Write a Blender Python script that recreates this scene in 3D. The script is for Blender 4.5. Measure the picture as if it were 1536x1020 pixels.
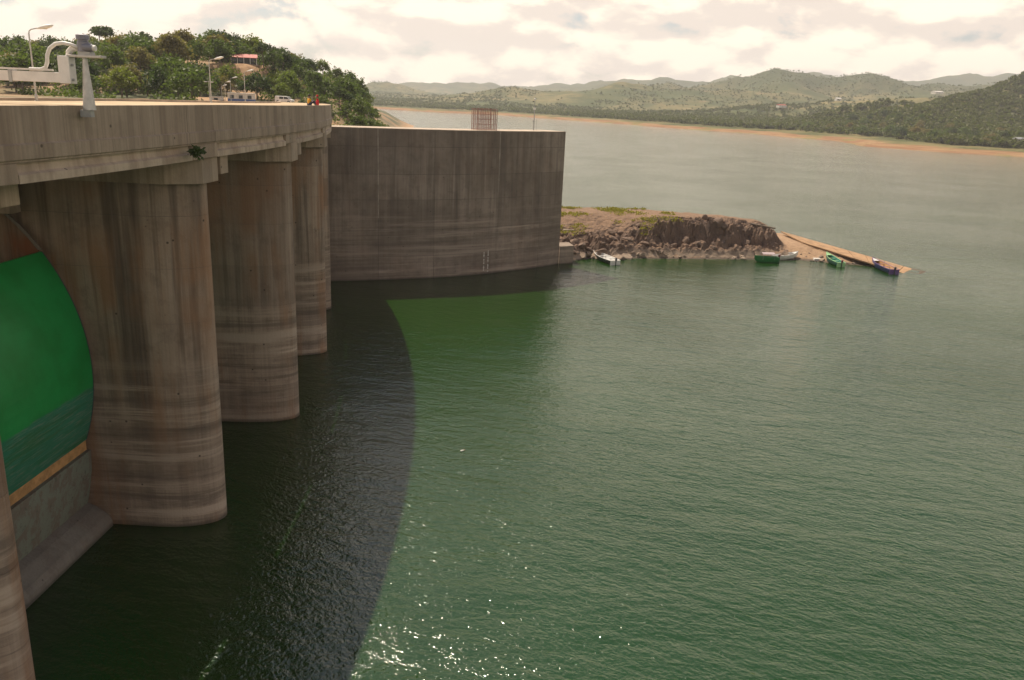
import bpy, bmesh, math, random
import numpy as np
from mathutils import Vector, Matrix

for o in list(bpy.data.objects):
    bpy.data.objects.remove(o)
scene = bpy.context.scene
C = scene.collection
random.seed(11)
R = math.radians

# ------------------------------------------------------------------ camera
EYE = 26.0
PITCH, ROLL, FPX = 16.3, 2.45, 1230.0
_p, _r = R(PITCH), R(ROLL)
F_ = Vector((0, math.cos(_p), -math.sin(_p)))
_R0 = Vector((1, 0, 0)); _U0 = _R0.cross(F_)
R_ = math.cos(_r) * _R0 + math.sin(_r) * _U0
U_ = -math.sin(_r) * _R0 + math.cos(_r) * _U0
cam_data = bpy.data.cameras.new('camera')
cam_data.sensor_width = 36.0
cam_data.lens = 36.0 * FPX / 1536.0
cam_data.clip_start = 0.1
cam_data.clip_end = 30000
cam = bpy.data.objects.new('camera', cam_data)
M = Matrix((R_, U_, -F_)).transposed().to_4x4()
M.translation = Vector((0, 0, EYE))
cam.matrix_world = M
C.objects.link(cam)
scene.camera = cam

# ------------------------------------------------------------------ sky and sun
SUN_DIR = Vector((-10.4, 11.5, 25.0)).normalized()      # towards the sun
sun_el = math.asin(SUN_DIR.z)
sun_az = math.atan2(SUN_DIR.x, SUN_DIR.y)               # from +Y, clockwise
world = bpy.data.worlds.new('World')
scene.world = world
world.use_nodes = True
wn = world.node_tree.nodes; wl = world.node_tree.links
wn.clear()

def wnode(t, **kw):
    n = wn.new(t)
    for k, v in kw.items():
        setattr(n, k, v)
    return n

def wmath(op, a, b=None, clamp=False):
    n = wn.new('ShaderNodeMath'); n.operation = op; n.use_clamp = clamp
    for i, v in enumerate((a, b)):
        if v is None:
            continue
        if isinstance(v, (int, float)):
            n.inputs[i].default_value = v
        else:
            wl.new(v, n.inputs[i])
    return n.outputs[0]

sky = wnode('ShaderNodeTexSky', sky_type='NISHITA', sun_disc=False)
sky.sun_elevation = sun_el
sky.sun_rotation = sun_az
sky.altitude = 150
sky.air_density = 1.0
sky.dust_density = 1.2
sky.ozone_density = 1.0
tc = wnode('ShaderNodeTexCoord')
sep = wnode('ShaderNodeSeparateXYZ')
wl.new(tc.outputs['Generated'], sep.inputs[0])
mp = wnode('ShaderNodeMapping')
mp.inputs['Scale'].default_value = (1.0, 1.0, 2.3)
mp.inputs['Location'].default_value = (3.13, 1.7, 0.4)
wl.new(tc.outputs['Generated'], mp.inputs[0])
def cloud_field(vec):
    n = wnode('ShaderNodeTexNoise'); n.inputs['Scale'].default_value = 5.4
    n.inputs['Detail'].default_value = 9.0; n.inputs['Roughness'].default_value = 0.6; n.inputs['Distortion'].default_value = 0.15
    wl.new(vec, n.inputs['Vector'])
    v = wnode('ShaderNodeTexVoronoi', feature='F1'); v.inputs['Scale'].default_value = 15.0
    v.inputs['Detail'].default_value = 0.0; v.inputs['Roughness'].default_value = 0.5
    wl.new(vec, v.inputs['Vector'])
    puff = wmath('MULTIPLY', wmath('SUBTRACT', 0.50, v.outputs['Distance']), 0.24)
    return wmath('ADD', n.outputs['Fac'], puff)
f1 = cloud_field(mp.outputs[0])
# the same field a little nearer the sun: lit and shaded sides of the clouds
mp2 = wnode('ShaderNodeMapping')
mp2.inputs['Scale'].default_value = (1.0, 1.0, 2.3)
mp2.inputs['Location'].default_value = (3.13 + SUN_DIR.x * 0.02, 1.7 + SUN_DIR.y * 0.02, 0.4 + SUN_DIR.z * 0.055)
wl.new(tc.outputs['Generated'], mp2.inputs[0])
f2 = cloud_field(mp2.outputs[0])
# cumulus seen edge on: cover closes towards the horizon, opens overhead
cov = wnode('ShaderNodeMapRange'); cov.interpolation_type = 'SMOOTHSTEP'
cov.inputs['From Min'].default_value = 0.32; cov.inputs['From Max'].default_value = 0.66
cov.inputs['To Min'].default_value = 0.176; cov.inputs['To Max'].default_value = -0.27
wl.new(sep.outputs['Z'], cov.inputs['Value'])
dens = wmath('ADD', f1, cov.outputs[0])
mask = wnode('ShaderNodeMapRange'); mask.interpolation_type = 'SMOOTHSTEP'
mask.inputs['From Min'].default_value = 0.50; mask.inputs['From Max'].default_value = 0.60
wl.new(dens, mask.inputs['Value'])
lit = wmath('SUBTRACT', f1, f2)
litr = wnode('ShaderNodeMapRange'); litr.interpolation_type = 'SMOOTHSTEP'
litr.inputs['From Min'].default_value = -0.085; litr.inputs['From Max'].default_value = 0.06
wl.new(lit, litr.inputs['Value'])
ccol = wnode('ShaderNodeMix', data_type='RGBA')
ccol.inputs['A'].default_value = (10.2, 8.7, 7.5, 1)
ccol.inputs['B'].default_value = (15.6, 13.4, 10.6, 1)
wl.new(litr.outputs[0], ccol.inputs['Factor'])
skm = wnode('ShaderNodeMix', data_type='RGBA')
wl.new(mask.outputs[0], skm.inputs['Factor'])
wl.new(sky.outputs[0], skm.inputs['A'])
wl.new(ccol.outputs['Result'], skm.inputs['B'])
bg = wnode('ShaderNodeBackground'); bg.inputs['Strength'].default_value = 0.068
wl.new(skm.outputs['Result'], bg.inputs['Color'])
wo = wnode('ShaderNodeOutputWorld')
wl.new(bg.outputs[0], wo.inputs['Surface'])

sun_data = bpy.data.lights.new('sun', 'SUN')
sun_data.energy = 5.0
sun_data.angle = R(0.53)
sun_data.color = (1.0, 0.87, 0.68)
sun = bpy.data.objects.new('sun', sun_data)
sun.rotation_euler = SUN_DIR.to_track_quat('Z', 'Y').to_euler()
sun.location = (-60, 60, 160)
C.objects.link(sun)

scene.view_settings.view_transform = 'Standard'
scene.view_settings.look = 'None'
scene.view_settings.exposure = 0.5
scene.view_settings.gamma = 1.0
scene.view_settings.use_curve_mapping = False
scene.render.engine = 'CYCLES'
scene.cycles.max_bounces = 5
scene.cycles.diffuse_bounces = 2
scene.cycles.glossy_bounces = 3
scene.cycles.transparent_max_bounces = 6
scene.cycles.volume_bounces = 0
scene.cycles.caustics_reflective = False
scene.cycles.caustics_refractive = False
scene.cycles.sample_clamp_indirect = 4.0
scene.cycles.use_denoising = True

# ------------------------------------------------------------------ survey helpers
def ray(px, py):
    return F_ + (px - 768) / FPX * R_ - (py - 510) / FPX * U_

def onz(px, py, z=0.0):
    d = ray(px, py); t = (z - EYE) / d.z
    return Vector((0, 0, EYE)) + d * t

def at(px, py, Y):
    d = ray(px, py)
    return Vector((0, 0, EYE)) + d * (Y / d.y)

def smooth(a, b, x):
    t = np.clip((x - a) / (b - a), 0, 1)
    return t * t * (3 - 2 * t)

def _hash(ix, iy, seed):
    h = (ix.astype(np.int64) * 374761393 + iy.astype(np.int64) * 668265263 + seed * 974634777) & 0xffffffff
    h = ((h ^ (h >> 13)) * 1274126177) & 0xffffffff
    h = h ^ (h >> 16)
    return (h & 0xffff) / 65535.0

def vnoise(x, y, seed=0):
    x = np.asarray(x, float); y = np.asarray(y, float)
    ix = np.floor(x); iy = np.floor(y); fx = x - ix; fy = y - iy
    fx = fx * fx * (3 - 2 * fx); fy = fy * fy * (3 - 2 * fy)
    a = _hash(ix, iy, seed); b = _hash(ix + 1, iy, seed); c = _hash(ix, iy + 1, seed); d = _hash(ix + 1, iy + 1, seed)
    return (a * (1 - fx) + b * fx) * (1 - fy) + (c * (1 - fx) + d * fx) * fy

def fbm(x, y, seed=0, oct=5, gain=0.5):
    s = 0; a = 1; t = 0
    for i in range(oct):
        s = s + a * vnoise(x * 2 ** i + 17.3 * i, y * 2 ** i - 9.1 * i, seed + i); t += a; a *= gain
    return s / t

# ------------------------------------------------------------------ object helpers
def tag(o, label=None, cat=None, group=None, kind=None):
    for k, v in (('label', label), ('category', cat), ('group', group), ('kind', kind)):
        if v:
            o[k] = v
    return o

def link(o, parent=None, world=False):
    C.objects.link(o)
    if parent is not None:
        o.parent = parent
        if world:
            m = parent.matrix_basis
            if parent.parent is not None:
                m = parent.parent.matrix_basis @ parent.matrix_parent_inverse @ m
            o.matrix_parent_inverse = m.inverted()
    return o

def empty(name, loc=(0, 0, 0), rz=0, **kw):
    o = bpy.data.objects.new(name, None)
    o.empty_display_size = 0.3
    o.location = loc; o.rotation_euler = (0, 0, rz)
    C.objects.link(o)
    return tag(o, **kw)

def mesh_of(name, verts, faces, mat, smooth_=False):
    me = bpy.data.meshes.new(name)
    me.from_pydata([tuple(v) for v in verts], [], [tuple(f) for f in faces])
    if mat is not None:
        me.materials.append(mat)
    if smooth_:
        me.polygons.foreach_set('use_smooth', [True] * len(me.polygons))
    me.update()
    return me

def quads_mesh(name, V, mat):
    """V: (n,4,3) array of separate quads"""
    n = len(V)
    me = bpy.data.meshes.new(name)
    me.vertices.add(n * 4); me.loops.add(n * 4); me.polygons.add(n)
    me.vertices.foreach_set('co', np.asarray(V, np.float32).ravel())
    me.loops.foreach_set('vertex_index', np.arange(n * 4, dtype=np.int32))
    me.polygons.foreach_set('loop_start', np.arange(0, n * 4, 4, dtype=np.int32))
    me.polygons.foreach_set('loop_total', np.full(n, 4, np.int32))
    me.materials.append(mat)
    me.update(); me.validate()
    return me

def grid_mesh(name, X, Y, Z, mat, smooth_=True):
    r, c = X.shape
    V = np.stack([X, Y, Z], -1).reshape(-1, 3)
    i = np.arange(r * c).reshape(r, c)
    q = np.stack([i[:-1, :-1], i[:-1, 1:], i[1:, 1:], i[1:, :-1]], -1).reshape(-1, 4)
    me = bpy.data.meshes.new(name)
    n = len(q)
    me.vertices.add(len(V)); me.loops.add(n * 4); me.polygons.add(n)
    me.vertices.foreach_set('co', V.astype(np.float32).ravel())
    me.loops.foreach_set('vertex_index', q.astype(np.int32).ravel())
    me.polygons.foreach_set('loop_start', np.arange(0, n * 4, 4, dtype=np.int32))
    me.polygons.foreach_set('loop_total', np.full(n, 4, np.int32))
    me.polygons.foreach_set('use_smooth', np.full(n, smooth_, bool))
    me.materials.append(mat)
    me.update(); me.validate()
    return me

class MB:
    """collects shapes that become ONE mesh"""
    def __init__(s):
        s.v = []; s.f = []

    def add(s, verts, faces):
        k = len(s.v)
        s.v += [Vector(v) for v in verts]
        s.f += [tuple(i + k for i in f) for f in faces]
        return s

    def box(s, x0, x1, y0, y1, z0, z1):
        v = [(x0, y0, z0), (x1, y0, z0), (x1, y1, z0), (x0, y1, z0), (x0, y0, z1), (x1, y0, z1), (x1, y1, z1), (x0, y1, z1)]
        return s.add(v, [(3, 2, 1, 0), (4, 5, 6, 7), (0, 1, 5, 4), (1, 2, 6, 5), (2, 3, 7, 6), (3, 0, 4, 7)])

    def prism(s, poly, z0, z1):
        n = len(poly)
        v = [(p[0], p[1], z0) for p in poly] + [(p[0], p[1], z1) for p in poly]
        f = [tuple(reversed(range(n))), tuple(range(n, 2 * n))]
        f += [(i, (i + 1) % n, n + (i + 1) % n, n + i) for i in range(n)]
        return s.add(v, f)

    def extrude_y(s, poly, y0, y1):
        n = len(poly)
        v = [(p[0], y0, p[1]) for p in poly] + [(p[0], y1, p[1]) for p in poly]
        f = [tuple(range(n)), tuple(reversed(range(n, 2 * n)))]
        f += [((i + 1) % n, i, n + i, n + (i + 1) % n) for i in range(n)]
        return s.add(v, f)

    def tube(s, pts, radii, n=8, cap=True):
        pts = [Vector(p) for p in pts]
        if isinstance(radii, (int, float)):
            radii = [radii] * len(pts)
        k = len(s.v); up = Vector((0, 0, 1)); prev = None
        for i, p in enumerate(pts):
            if i == 0: d = pts[1] - p
            elif i == len(pts) - 1: d = p - pts[i - 1]
            else: d = pts[i + 1] - pts[i - 1]
            d.normalize()
            if prev is None:
                a = d.cross(up)
                if a.length < 1e-3: a = d.cross(Vector((1, 0, 0)))
            else:
                a = prev - d * prev.dot(d)
            a.normalize(); b = d.cross(a); prev = a
            for j in range(n):
                t = 2 * math.pi * j / n
                s.v.append(p + (a * math.cos(t) + b * math.sin(t)) * radii[i])
        for i in range(len(pts) - 1):
            for j in range(n):
                s.f.append((k + i * n + j, k + i * n + (j + 1) % n, k + (i + 1) * n + (j + 1) % n, k + (i + 1) * n + j))
        if cap:
            s.f.append(tuple(k + j for j in reversed(range(n))))
            s.f.append(tuple(k + (len(pts) - 1) * n + j for j in range(n)))
        return s

    def lathe(s, prof, n=16, cx=0, cy=0):
        k = len(s.v)
        for r, z in prof:
            for j in range(n):
                t = 2 * math.pi * j / n
                s.v.append(Vector((cx + r * math.cos(t), cy + r * math.sin(t), z)))
        m = len(prof)
        for i in range(m - 1):
            for j in range(n):
                s.f.append((k + i * n + j, k + i * n + (j + 1) % n, k + (i + 1) * n + (j + 1) % n, k + (i + 1) * n + j))
        s.f.append(tuple(k + j for j in reversed(range(n))))
        s.f.append(tuple(k + (m - 1) * n + j for j in range(n)))
        return s

    def build(s, name, mat, parent=None, world=False, smooth_=False, bevel=0, **kw):
        me = mesh_of(name, s.v, s.f, mat, smooth_)
        o = bpy.data.objects.new(name, me)
        link(o, parent, world)
        if bevel:
            b = o.modifiers.new('bevel', 'BEVEL'); b.width = bevel; b.segments = 2; b.limit_method = 'ANGLE'
        return tag(o, **kw)

def copy_tree(o, parent=None):
    c = o.copy(); C.objects.link(c); c.parent = parent
    for ch in o.children:
        copy_tree(ch, c)
    return c

# ------------------------------------------------------------------ materials
class NT:
    def __init__(s, name):
        s.m = bpy.data.materials.new(name); s.m.use_nodes = True
        s.n = s.m.node_tree.nodes; s.l = s.m.node_tree.links
        s.b = s.n['Principled BSDF']; s.out = s.n['Material Output']

    def new(s, t, **kw):
        n = s.n.new(t)
        for k, v in kw.items(): setattr(n, k, v)
        return n

    def put(s, sock, v):
        if hasattr(v, 'node'): s.l.new(v, sock)
        else: sock.default_value = v

    def pos(s, scale=(1, 1, 1), rot=(0, 0, 0), obj=False):
        g = s.new('ShaderNodeTexCoord').outputs['Object'] if obj else s.new('ShaderNodeNewGeometry').outputs['Position']
        mp = s.new('ShaderNodeMapping'); s.l.new(g, mp.inputs[0])
        mp.inputs['Scale'].default_value = scale; mp.inputs['Rotation'].default_value = rot
        return mp.outputs[0]

    def noise(s, vec, scale, detail=4, rough=0.55, dist=0.0):
        n = s.new('ShaderNodeTexNoise'); s.l.new(vec, n.inputs['Vector'])
        n.inputs['Scale'].default_value = scale; n.inputs['Detail'].default_value = detail
        n.inputs['Roughness'].default_value = rough; n.inputs['Distortion'].default_value = dist
        return n.outputs['Fac']

    def rng(s, v, a, b, c=0.0, d=1.0, smooth_=True):
        n = s.new('ShaderNodeMapRange')
        if smooth_: n.interpolation_type = 'SMOOTHSTEP'
        s.put(n.inputs['Value'], v)
        for k, x in (('From Min', a), ('From Max', b), ('To Min', c), ('To Max', d)): n.inputs[k].default_value = x
        return n.outputs[0]

    def math(s, op, a, b=None):
        n = s.new('ShaderNodeMath'); n.operation = op
        s.put(n.inputs[0], a)
        if b is not None: s.put(n.inputs[1], b)
        return n.outputs[0]

    def mix(s, f, a, b, mode='MIX'):
        n = s.new('ShaderNodeMix', data_type='RGBA'); n.blend_type = mode
        s.put(n.inputs['Factor'], f)
        for k, v in (('A', a), ('B', b)):
            if isinstance(v, tuple) and len(v) == 3: v = (*v, 1)
            s.put(n.inputs[k], v)
        return n.outputs['Result']

    def z(s):
        q = s.new('ShaderNodeSeparateXYZ'); s.l.new(s.new('ShaderNodeNewGeometry').outputs['Position'], q.inputs[0])
        return q.outputs

    def bump(s, h, dist, strength=1.0, normal=None):
        n = s.new('ShaderNodeBump'); s.put(n.inputs['Height'], h)
        n.inputs['Distance'].default_value = dist; n.inputs['Strength'].default_value = strength
        if normal is not None: s.l.new(normal, n.inputs['Normal'])
        return n.outputs[0]

def plain(name, col, rough=0.6, metal=0.0, var=0.12, scale=3.0, bump=0.0):
    t = NT(name); p = t.pos(obj=True)
    n = t.noise(p, scale, 5)
    c = t.mix(t.rng(n, 0.3, 0.7), tuple(x * (1 - var) for x in col), tuple(min(1, x * (1 + var)) for x in col))
    t.put(t.b.inputs['Base Color'], c)
    t.put(t.b.inputs['Roughness'], t.rng(t.noise(p, scale * 2.3, 4), 0.3, 0.7, max(0, rough - 0.1), min(1, rough + 0.1)))
    t.b.inputs['Metallic'].default_value = metal
    if bump: t.put(t.b.inputs['Normal'], t.bump(t.noise(p, scale * 6, 5), bump))
    return t.m

def concrete(name, base, dark, light, rust=0.0, bands=1.0, streak=1.0, marks=0.5, rust_col=(0.19, 0.088, 0.045)):
    """board-marked weathered concrete: vertical runs, tide bands low down, pour blotches"""
    t = NT(name)
    p = t.pos(); o = t.z()
    big = t.noise(p, 0.16, 6, 0.6)
    med = t.noise(p, 0.9, 6, 0.62)
    col = t.mix(t.rng(big, 0.36, 0.66), base, tuple(b * 0.5 + l * 0.5 for b, l in zip(base, light)))
    col = t.mix(t.rng(med, 0.45, 0.75, 0, 0.45), col, dark)
    # vertical runs, fewer where the lake has scoured the face
    dry = t.rng(o['Z'], 5.0, 10.5, 0.3 if bands else 1.0, 1.0)
    vs = t.noise(t.pos((1.5, 1.5, 0.045)), 1.0, 5, 0.6)
    vf = t.noise(t.pos((7.0, 7.0, 0.12)), 1.0, 4, 0.6)
    col = t.mix(t.math('MULTIPLY', dry, t.rng(vs, 0.49, 0.66, 0, 0.85 * streak)), col, dark)
    vd = t.noise(t.pos((0.5, 0.5, 0.03)), 1.0, 4, 0.6)
    col = t.mix(t.math('MULTIPLY', dry, t.rng(vd, 0.56, 0.66, 0, 0.7 * streak)), col, tuple(x * 0.75 for x in dark))
    col = t.mix(t.math('MULTIPLY', dry, t.rng(vs, 0.46, 0.33, 0, 0.5 * streak)), col, light)
    col = t.mix(t.rng(vf, 0.42, 0.66, 0, 0.5 * marks), col, tuple(x * 0.6 for x in base))
    # tide bands: level lines left by the falling lake
    bv = t.noise(t.pos((0.04, 0.04, 0.95)), 1.0, 6, 0.7, 0.3)
    low = t.math('MULTIPLY', t.rng(o['Z'], 11.5, 7.0), bands)
    col = t.mix(t.math('MULTIPLY', t.rng(bv, 0.50, 0.63), low), col, light)
    col = t.mix(t.math('MULTIPLY', t.rng(bv, 0.49, 0.38, 0, 0.65), low), col, dark)
    wet = t.rng(t.math('ADD', o['Z'], t.math('MULTIPLY', med, 0.5)), 0.62, 0.28)
    col = t.mix(t.math('MULTIPLY', wet, 0.75), col, tuple(x * 0.3 for x in dark))
    if rust:
        rn = t.noise(t.pos((0.8, 0.8, 0.1)), 0.8, 5, 0.6)
        rh = t.noise(p, 0.22, 3, 0.5)
        rm = t.math('MULTIPLY', t.rng(rn, 0.40, 0.66), t.rng(rh, 0.36, 0.58))
        col = t.mix(t.math('MULTIPLY', rm, rust), col, rust_col)
    oi = t.new('ShaderNodeObjectInfo')
    col = t.mix(t.rng(oi.outputs['Random'], 0, 1, 0.0, 0.34), col, dark)
    # pin holes and pocks
    vo = t.new('ShaderNodeTexVoronoi'); t.l.new(t.pos(), vo.inputs['Vector']); vo.inputs['Scale'].default_value = 0.85
    col = t.mix(t.rng(vo.outputs['Distance'], 0.075, 0.04, 0, 0.75), col, tuple(x * 0.3 for x in dark))
    t.put(t.b.inputs['Base Color'], col)
    t.b.inputs['Roughness'].default_value = 0.88
    t.b.inputs['Specular IOR Level'].default_value = 0.25
    h = t.math('ADD', t.math('MULTIPLY', vf, 0.6), t.noise(p, 6.0, 6, 0.65))
    t.put(t.b.inputs['Normal'], t.bump(h, 0.035))
    return t.m

MAT = {}
MAT['pier'] = concrete('pier_concrete', (0.285, 0.216, 0.164), (0.105, 0.081, 0.065), (0.45, 0.36, 0.285), rust=0.75, streak=0.9, rust_col=(0.28, 0.15, 0.08))
MAT['pier_rust'] = concrete('pier_concrete_rusty', (0.25, 0.165, 0.11), (0.07, 0.05, 0.038), (0.35, 0.255, 0.185), rust=1.6, rust_col=(0.20, 0.07, 0.028))
MAT['deck_face'] = concrete('deck_concrete', (0.42, 0.325, 0.24), (0.19, 0.148, 0.112), (0.52, 0.42, 0.325), rust=0.15, bands=0, streak=0.6, marks=1.0)
MAT['girder'] = concrete('girder_concrete', (0.50, 0.395, 0.30), (0.24, 0.185, 0.14), (0.6, 0.49, 0.385), rust=0.25, bands=0, streak=0.5, marks=0.3)
MAT['wall'] = concrete('wing_wall_concrete', (0.215, 0.168, 0.132), (0.105, 0.083, 0.068), (0.40, 0.325, 0.265), rust=0.12, bands=0.75, streak=0.55, marks=0.4)
MAT['core'] = plain('joint_concrete', (0.07, 0.06, 0.052), 0.95)
MAT['top'] = plain('pale_concrete_top', (0.40, 0.32, 0.25), 0.9, var=0.2, scale=0.7, bump=0.02)
MAT['road'] = plain('dusty_deck_top', (0.40, 0.29, 0.175), 0.9, var=0.2, scale=0.5, bump=0.01)
MAT['sill'] = concrete('sill_concrete', (0.21, 0.185, 0.155), (0.10, 0.088, 0.075), (0.29, 0.26, 0.22), rust=0.2, bands=0.3)
MAT['sealant'] = plain('pale_joint_sealant', (0.33, 0.28, 0.23), 0.9, var=0.4, scale=0.6)
MAT['white'] = plain('white_paint', (0.72, 0.68, 0.64), 0.45, var=0.08, scale=2)
MAT['white_dirty'] = plain('dirty_white_wall', (0.66, 0.62, 0.56), 0.8, var=0.15, scale=1)
MAT['blue'] = plain('blue_paint', (0.07, 0.12, 0.30), 0.6)
MAT['steel'] = plain('grey_steel', (0.34, 0.34, 0.33), 0.5, 0.4)
MAT['galv'] = plain('galvanised_pole', (0.45, 0.43, 0.40), 0.45, 0.5)
MAT['dark_steel'] = plain('dark_steel', (0.10, 0.10, 0.115), 0.5, 0.3)
MAT['motor'] = plain('grey_motor_paint', (0.22, 0.215, 0.25), 0.45, 0.1)
MAT['rust_bar'] = plain('rusty_red_bar', (0.31, 0.16, 0.125), 0.8)
MAT['seal'] = plain('ochre_seal_beam', (0.42, 0.235, 0.095), 0.7, var=0.25, scale=2)
MAT['roof_red'] = plain('red_sheet_roof', (0.38, 0.07, 0.05), 0.6)
MAT['dark'] = plain('dark_opening', (0.025, 0.024, 0.023), 0.5)
MAT['glass'] = plain('dark_glass', (0.03, 0.035, 0.04), 0.1)
MAT['tyre'] = plain('tyre_rubber', (0.025, 0.025, 0.025), 0.85)
MAT['lamp_glass'] = plain('lamp_lens', (0.6, 0.56, 0.5), 0.2)
MAT['skin'] = plain('brown_skin', (0.19, 0.10, 0.065), 0.55)
MAT['hair'] = plain('black_hair', (0.015, 0.012, 0.010), 0.5)
MAT['yellow'] = plain('yellow_cloth', (0.75, 0.38, 0.03), 0.85)
MAT['red'] = plain('red_cloth', (0.55, 0.02, 0.03), 0.85)
MAT['denim'] = plain('dark_blue_denim', (0.04, 0.055, 0.10), 0.85)
MAT['bark'] = plain('bark', (0.13, 0.10, 0.075), 0.9, var=0.3, scale=4, bump=0.03)
MAT['soil'] = plain('ochre_soil', (0.30, 0.18, 0.095), 0.95, var=0.25, scale=0.5, bump=0.05)

def gate_paint():
    t = NT('green_gate_paint'); p = t.pos(); o = t.z()
    n = t.noise(p, 0.5, 5)
    col = t.mix(t.rng(n, 0.3, 0.7), (0.004, 0.20, 0.036), (0.008, 0.27, 0.062))
    st = t.noise(t.pos((0.12, 0.12, 1.9)), 1.6, 6, 0.7)
    sc = t.noise(t.pos((0.5, 0.5, 7.0)), 1.4, 5, 0.7)
    low = t.rng(t.math('ADD', o['Z'], t.math('MULTIPLY', n, 0.5)), 9.45, 9.2)
    col = t.mix(t.math('MULTIPLY', low, 0.85), col, (0.025, 0.17, 0.12))
    col = t.mix(t.math('MULTIPLY', low, t.rng(sc, 0.48, 0.64, 0, 0.8)), col, (0.17, 0.23, 0.18))
    col = t.mix(t.math('MULTIPLY', low, t.rng(st, 0.5, 0.62, 0, 0.6)), col, (0.015, 0.12, 0.03))
    t.put(t.b.inputs['Base Color'], col)
    t.b.inputs['Roughness'].default_value = 0.42
    t.put(t.b.inputs['Normal'], t.bump(t.noise(p, 1.2, 3), 0.01))
    return t.m
MAT['gate'] = gate_paint()

def sill_face():
    t = NT('flaking_green_sill_face'); p = t.pos()
    n = t.noise(t.pos((1, 1, 0.8)), 1.1, 7, 0.7, 0.4)
    col = t.mix(t.rng(n, 0.46, 0.58), (0.17, 0.185, 0.145), (0.15, 0.125, 0.098))
    col = t.mix(t.rng(t.noise(p, 4, 5), 0.55, 0.75, 0, 0.5), col, (0.05, 0.06, 0.045))
    t.put(t.b.inputs['Base Color'], col); t.b.inputs['Roughness'].default_value = 0.85
    t.put(t.b.inputs['Normal'], t.bump(n, 0.06))
    return t.m
MAT['sill_face'] = sill_face()

def water_mat():
    t = NT('lake_water')
    def wpos(stretch, deg):
        mpn = t.new('ShaderNodeMapping'); mpn.vector_type = 'TEXTURE'
        t.l.new(t.new('ShaderNodeNewGeometry').outputs['Position'], mpn.inputs[0])
        mpn.inputs['Rotation'].default_value = (0, 0, R(deg)); mpn.inputs['Scale'].default_value = (stretch, 1, 1)
        return mpn.outputs[0]
    a = wpos(2.6, -30)          # crests run right and towards the camera
    b = wpos(2.0, -14)
    c = wpos(1.5, -45)
    gust = t.rng(t.noise(t.pos((1, 1, 1)), 0.028, 3), 0.35, 0.65, 0.8, 1.2)
    w1 = t.noise(a, 0.72, 3, 0.5, 0.5)
    w2 = t.noise(b, 1.7, 3, 0.55, 0.4)
    w3 = t.noise(c, 4.6, 3, 0.6, 0.2)
    w0 = t.noise(wpos(3.0, -8), 0.24, 2, 0.5, 0.4)
    h = t.math('ADD', t.math('ADD', t.math('MULTIPLY', w0, 0.20), t.math('MULTIPLY', w1, 0.10)), t.math('MULTIPLY', w2, 0.092))
    h = t.math('ADD', h, t.math('MULTIPLY', w3, 0.054))
    h = t.math('MULTIPLY', h, gust)
    nm = t.bump(h, 1.0, 1.0)
    big = t.noise(t.pos((1, 1, 1)), 0.02, 3)
    col = t.mix(t.rng(big, 0.35, 0.65), (0.0072, 0.0310, 0.0020), (0.0092, 0.037, 0.0028))
    t.put(t.b.inputs['Base Color'], col)
    t.b.inputs['Roughness'].default_value = 0.075
    t.b.inputs['IOR'].default_value = 1.62
    t.l.new(nm, t.b.inputs['Normal'])
    return t.m
MAT['water'] = water_mat()

def hill_mat(name, dry=0.5, bank_top=5.0, soil=0.5):
    t = NT(name); p = t.pos(); o = t.z()
    big = t.noise(p, 0.0045, 6, 0.6)
    med = t.noise(p, 0.02, 6, 0.62)
    fine = t.noise(p, 0.25, 5, 0.65)
    col = t.mix(t.rng(big, 0.40, 0.62), (0.085, 0.096, 0.037), (0.20, 0.163, 0.075))
    col = t.mix(t.rng(med, 0.44, 0.62, 0, 0.75), col, (0.05, 0.068, 0.026))
    col = t.mix(t.rng(med, 0.40, 0.28, 0, soil), col, (0.30, 0.19, 0.10))
    col = t.mix(t.rng(fine, 0.45, 0.75, 0, 0.5), col, (0.04, 0.05, 0.022))
    col = t.mix(t.rng(t.math('ADD', o['Z'], t.math('MULTIPLY', big, 60.0)), 95, 150, 0, 0.7), col, (0.055, 0.068, 0.032))
    bank = t.rng(t.math('ADD', o['Z'], t.math('MULTIPLY', med, 2.5)), bank_top + 1.6, bank_top + 0.4)
    bc = t.mix(t.rng(t.noise(t.pos((0.03, 0.03, 1.2)), 1.0, 5), 0.38, 0.62), (0.22, 0.115, 0.06), (0.29, 0.185, 0.10))
    bc = t.mix(t.rng(t.noise(p, 0.03, 4), 0.52, 0.64, 0, 0.7), bc, (0.15, 0.15, 0.05))
    col = t.mix(bank, col, bc)
    t.put(t.b.inputs['Base Color'], col); t.b.inputs['Roughness'].default_value = 0.95
    t.b.inputs['Specular IOR Level'].default_value = 0.1
    t.put(t.b.inputs['Normal'], t.bump(t.noise(p, 0.12, 6, 0.65), 2.0))
    return t.m
MAT['hills'] = hill_mat('hill_fields', bank_top=3.4)

def near_hill_mat():
    t = NT('near_hill_ground'); p = t.pos()
    med = t.noise(p, 0.035, 6, 0.62); fine = t.noise(p, 0.5, 6, 0.65)
    col = t.mix(t.rng(med, 0.42, 0.56), (0.06, 0.075, 0.028), (0.30, 0.185, 0.10))
    col = t.mix(t.rng(fine, 0.4, 0.7, 0, 0.6), col, (0.14, 0.115, 0.055))
    at_ = t.new('ShaderNodeAttribute', attribute_name='bare_soil')
    col = t.mix(t.math('MULTIPLY', at_.outputs['Fac'], t.rng(fine, 0.3, 0.5, 0.6, 1.0)), col, t.mix(t.rng(fine, 0.4, 0.65), (0.40, 0.245, 0.13), (0.27, 0.155, 0.08)))
    t.put(t.b.inputs['Base Color'], col); t.b.inputs['Roughness'].default_value = 0.95
    t.put(t.b.inputs['Normal'], t.bump(fine, 0.3))
    return t.m
MAT['near_hill'] = near_hill_mat()

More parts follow.
